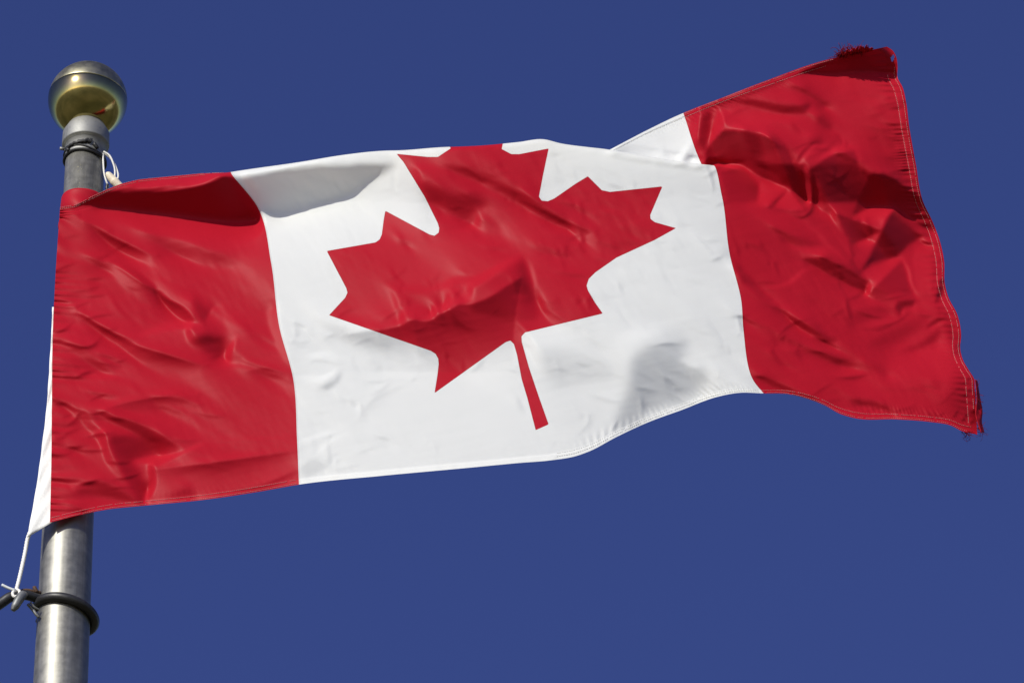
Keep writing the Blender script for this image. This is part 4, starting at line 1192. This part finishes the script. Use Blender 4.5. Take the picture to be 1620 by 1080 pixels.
TOG = simple_mat('cream_plastic', (.74, .65, .50), .55, 0, 60, .12, .15, .001)
loop = thing('line_loop', 'thin white loop of line with a cream toggle, hanging beside the pole top', 'rope', tuple(path([(166, 244, 5), (168, 250, 5)], 3)[0]))
g = Geo()
g.tube(path([(164, 240, 18), (172, 245, 18), (179, 258, 16), (182, 272, 12), (180, 284, 10), (176, 290, 10)]), R(1.6), 8)
g.tube(path([(166, 243, 16), (176, 252, 12), (184, 266, 10), (187, 280, 8), (183, 290, 6)]), R(1.5), 8)
g.tube(path([(163, 243, 20), (163.5, 258, 20), (165, 275, 18), (169, 289, 14), (172, 296, 10)]), R(1.5), 8)
g.build('line', CORD, loop)
g = Geo()
tp = path([(168.5, 274, 14), (171, 276, 14), (176, 282, 12), (183, 289, 10), (190, 296, 8), (193, 299, 8)], 24)
g.tube(tp, np.interp(np.linspace(0, 1, 24), [0, .08, .25, .45, .5, .6, .92, 1], [R(2.5), R(5), R(6.3), R(6.8), R(7.4), R(7.0), R(6.4), R(4)]), 20)
g.build('toggle', TOG, loop)
g = Geo()
g.tube(path([(170, 292, 18), (169, 298, 18), (172, 303, 16), (178, 300, 14)], 20), R(2.6), 8)
g.build('hook', BLACK, loop)

# black rubber ring round the pole below the flag, its tail leaving to the side
ring = thing('cable_loop', 'black rubber cable looped round the flagpole below the flag', 'cable', tuple(around(44, 955)[0]))
g = Geo()
pts = around(46, 973, 10, math.radians(-178), math.radians(152), 80, tdir=math.pi * 1.02)
pts[:, 0] += R(2)
g.tube(pts, np.concatenate((np.linspace(R(5), R(7.6), 12), np.full(68, R(7.6)))), 14)
g.build('ring_loop', BLACK, ring)
g = Geo()
g.tube(path([(-40, 972, 30), (-12, 962, 32), (4, 952, 34), (16, 944, 36), (28, 941, 34), (42, 941, 30), (56, 945, 22), (68, 948, 14)], 40), np.linspace(R(8.8), R(7.4), 40), 14)
g.build('ring_tail', BLACK, ring)

GREYM = pole_metal('worn_grey_metal', (.07, .075, .075), (.20, .205, .205), .5, 1, .3, .6)
hook = thing('snap_hook', 'worn grey metal clip joining the white cord to the black ring', 'clip', tuple(path([(28, 950, 46), (29, 951, 46)], 3)[0]))
g = Geo()
q = path([(41, 939, 44), (36, 941, 47), (30, 948, 49), (25, 957, 49), (20, 965, 47)], 24)
g.tube(q, np.interp(np.linspace(0, 1, 24), [0, .12, .4, .8, 1], [R(4), R(7), R(7.6), R(6.4), R(3.5)]), 14)
g.build('clip_body', GREYM, hook)
g = Geo()
g.tube(path([(44, 955, 30), (52, 964, 26), (58, 972, 24), (62, 976, 22)], 16), R(2.6), 8)
g.tube(path([(48, 952, 34), (55, 960, 30), (62, 964, 26)], 12), R(1.8), 8)
g.build('clip_gate', GREYM, hook)
RUST = simple_mat('rusty_steel', (.10, .055, .035), .75, .4, 80, .5, .4, .001)
g = Geo()
g.tube(path([(27, 938, 28), (34, 934, 26), (44, 933, 24), (54, 935, 22), (64, 937, 18)], 20), R(2.6), 8)
g.tube(path([(54, 928, 24), (56, 932, 24), (59, 936, 22)], 6), R(3.2), 6)
g.build('rusty_wire', RUST, hook)

cord = thing('white_cord', 'white braided cord stretched from the flag heading down to the ring', 'cord', tuple(path([(44, 850, 20), (44, 851, 20)], 3)[0]))
g = Geo()
q = path([(47, 842, 20), (44, 851, 20), (40, 872, 24), (34, 900, 30), (28, 925, 38), (25, 936, 42)], 70)
g.tube(q, R(3.1) * (1 + .12 * np.sin(np.arange(70) * 1.9)), 10)
g.tube(path([(25, 933, 44), (20, 937, 46), (22, 943, 47), (29, 941, 47), (31, 935, 45), (26, 931, 44)], 24), R(2.4), 8)
g.build('braid', CORD, cord)
ZIP = simple_mat('milky_plastic', (.55, .58, .60), .3, 0, 40, .1, 0)
g = Geo()
g.tube(path([(3, 924.5, 46), (10, 928, 46), (17, 931, 46), (24, 933, 46)], 10), R(2.3), 6)
zt = g.build('cable_tie', ZIP)
zt['label'] = 'milky plastic cable tie with a loose end at the cord knot'
zt['category'] = 'cable tie'
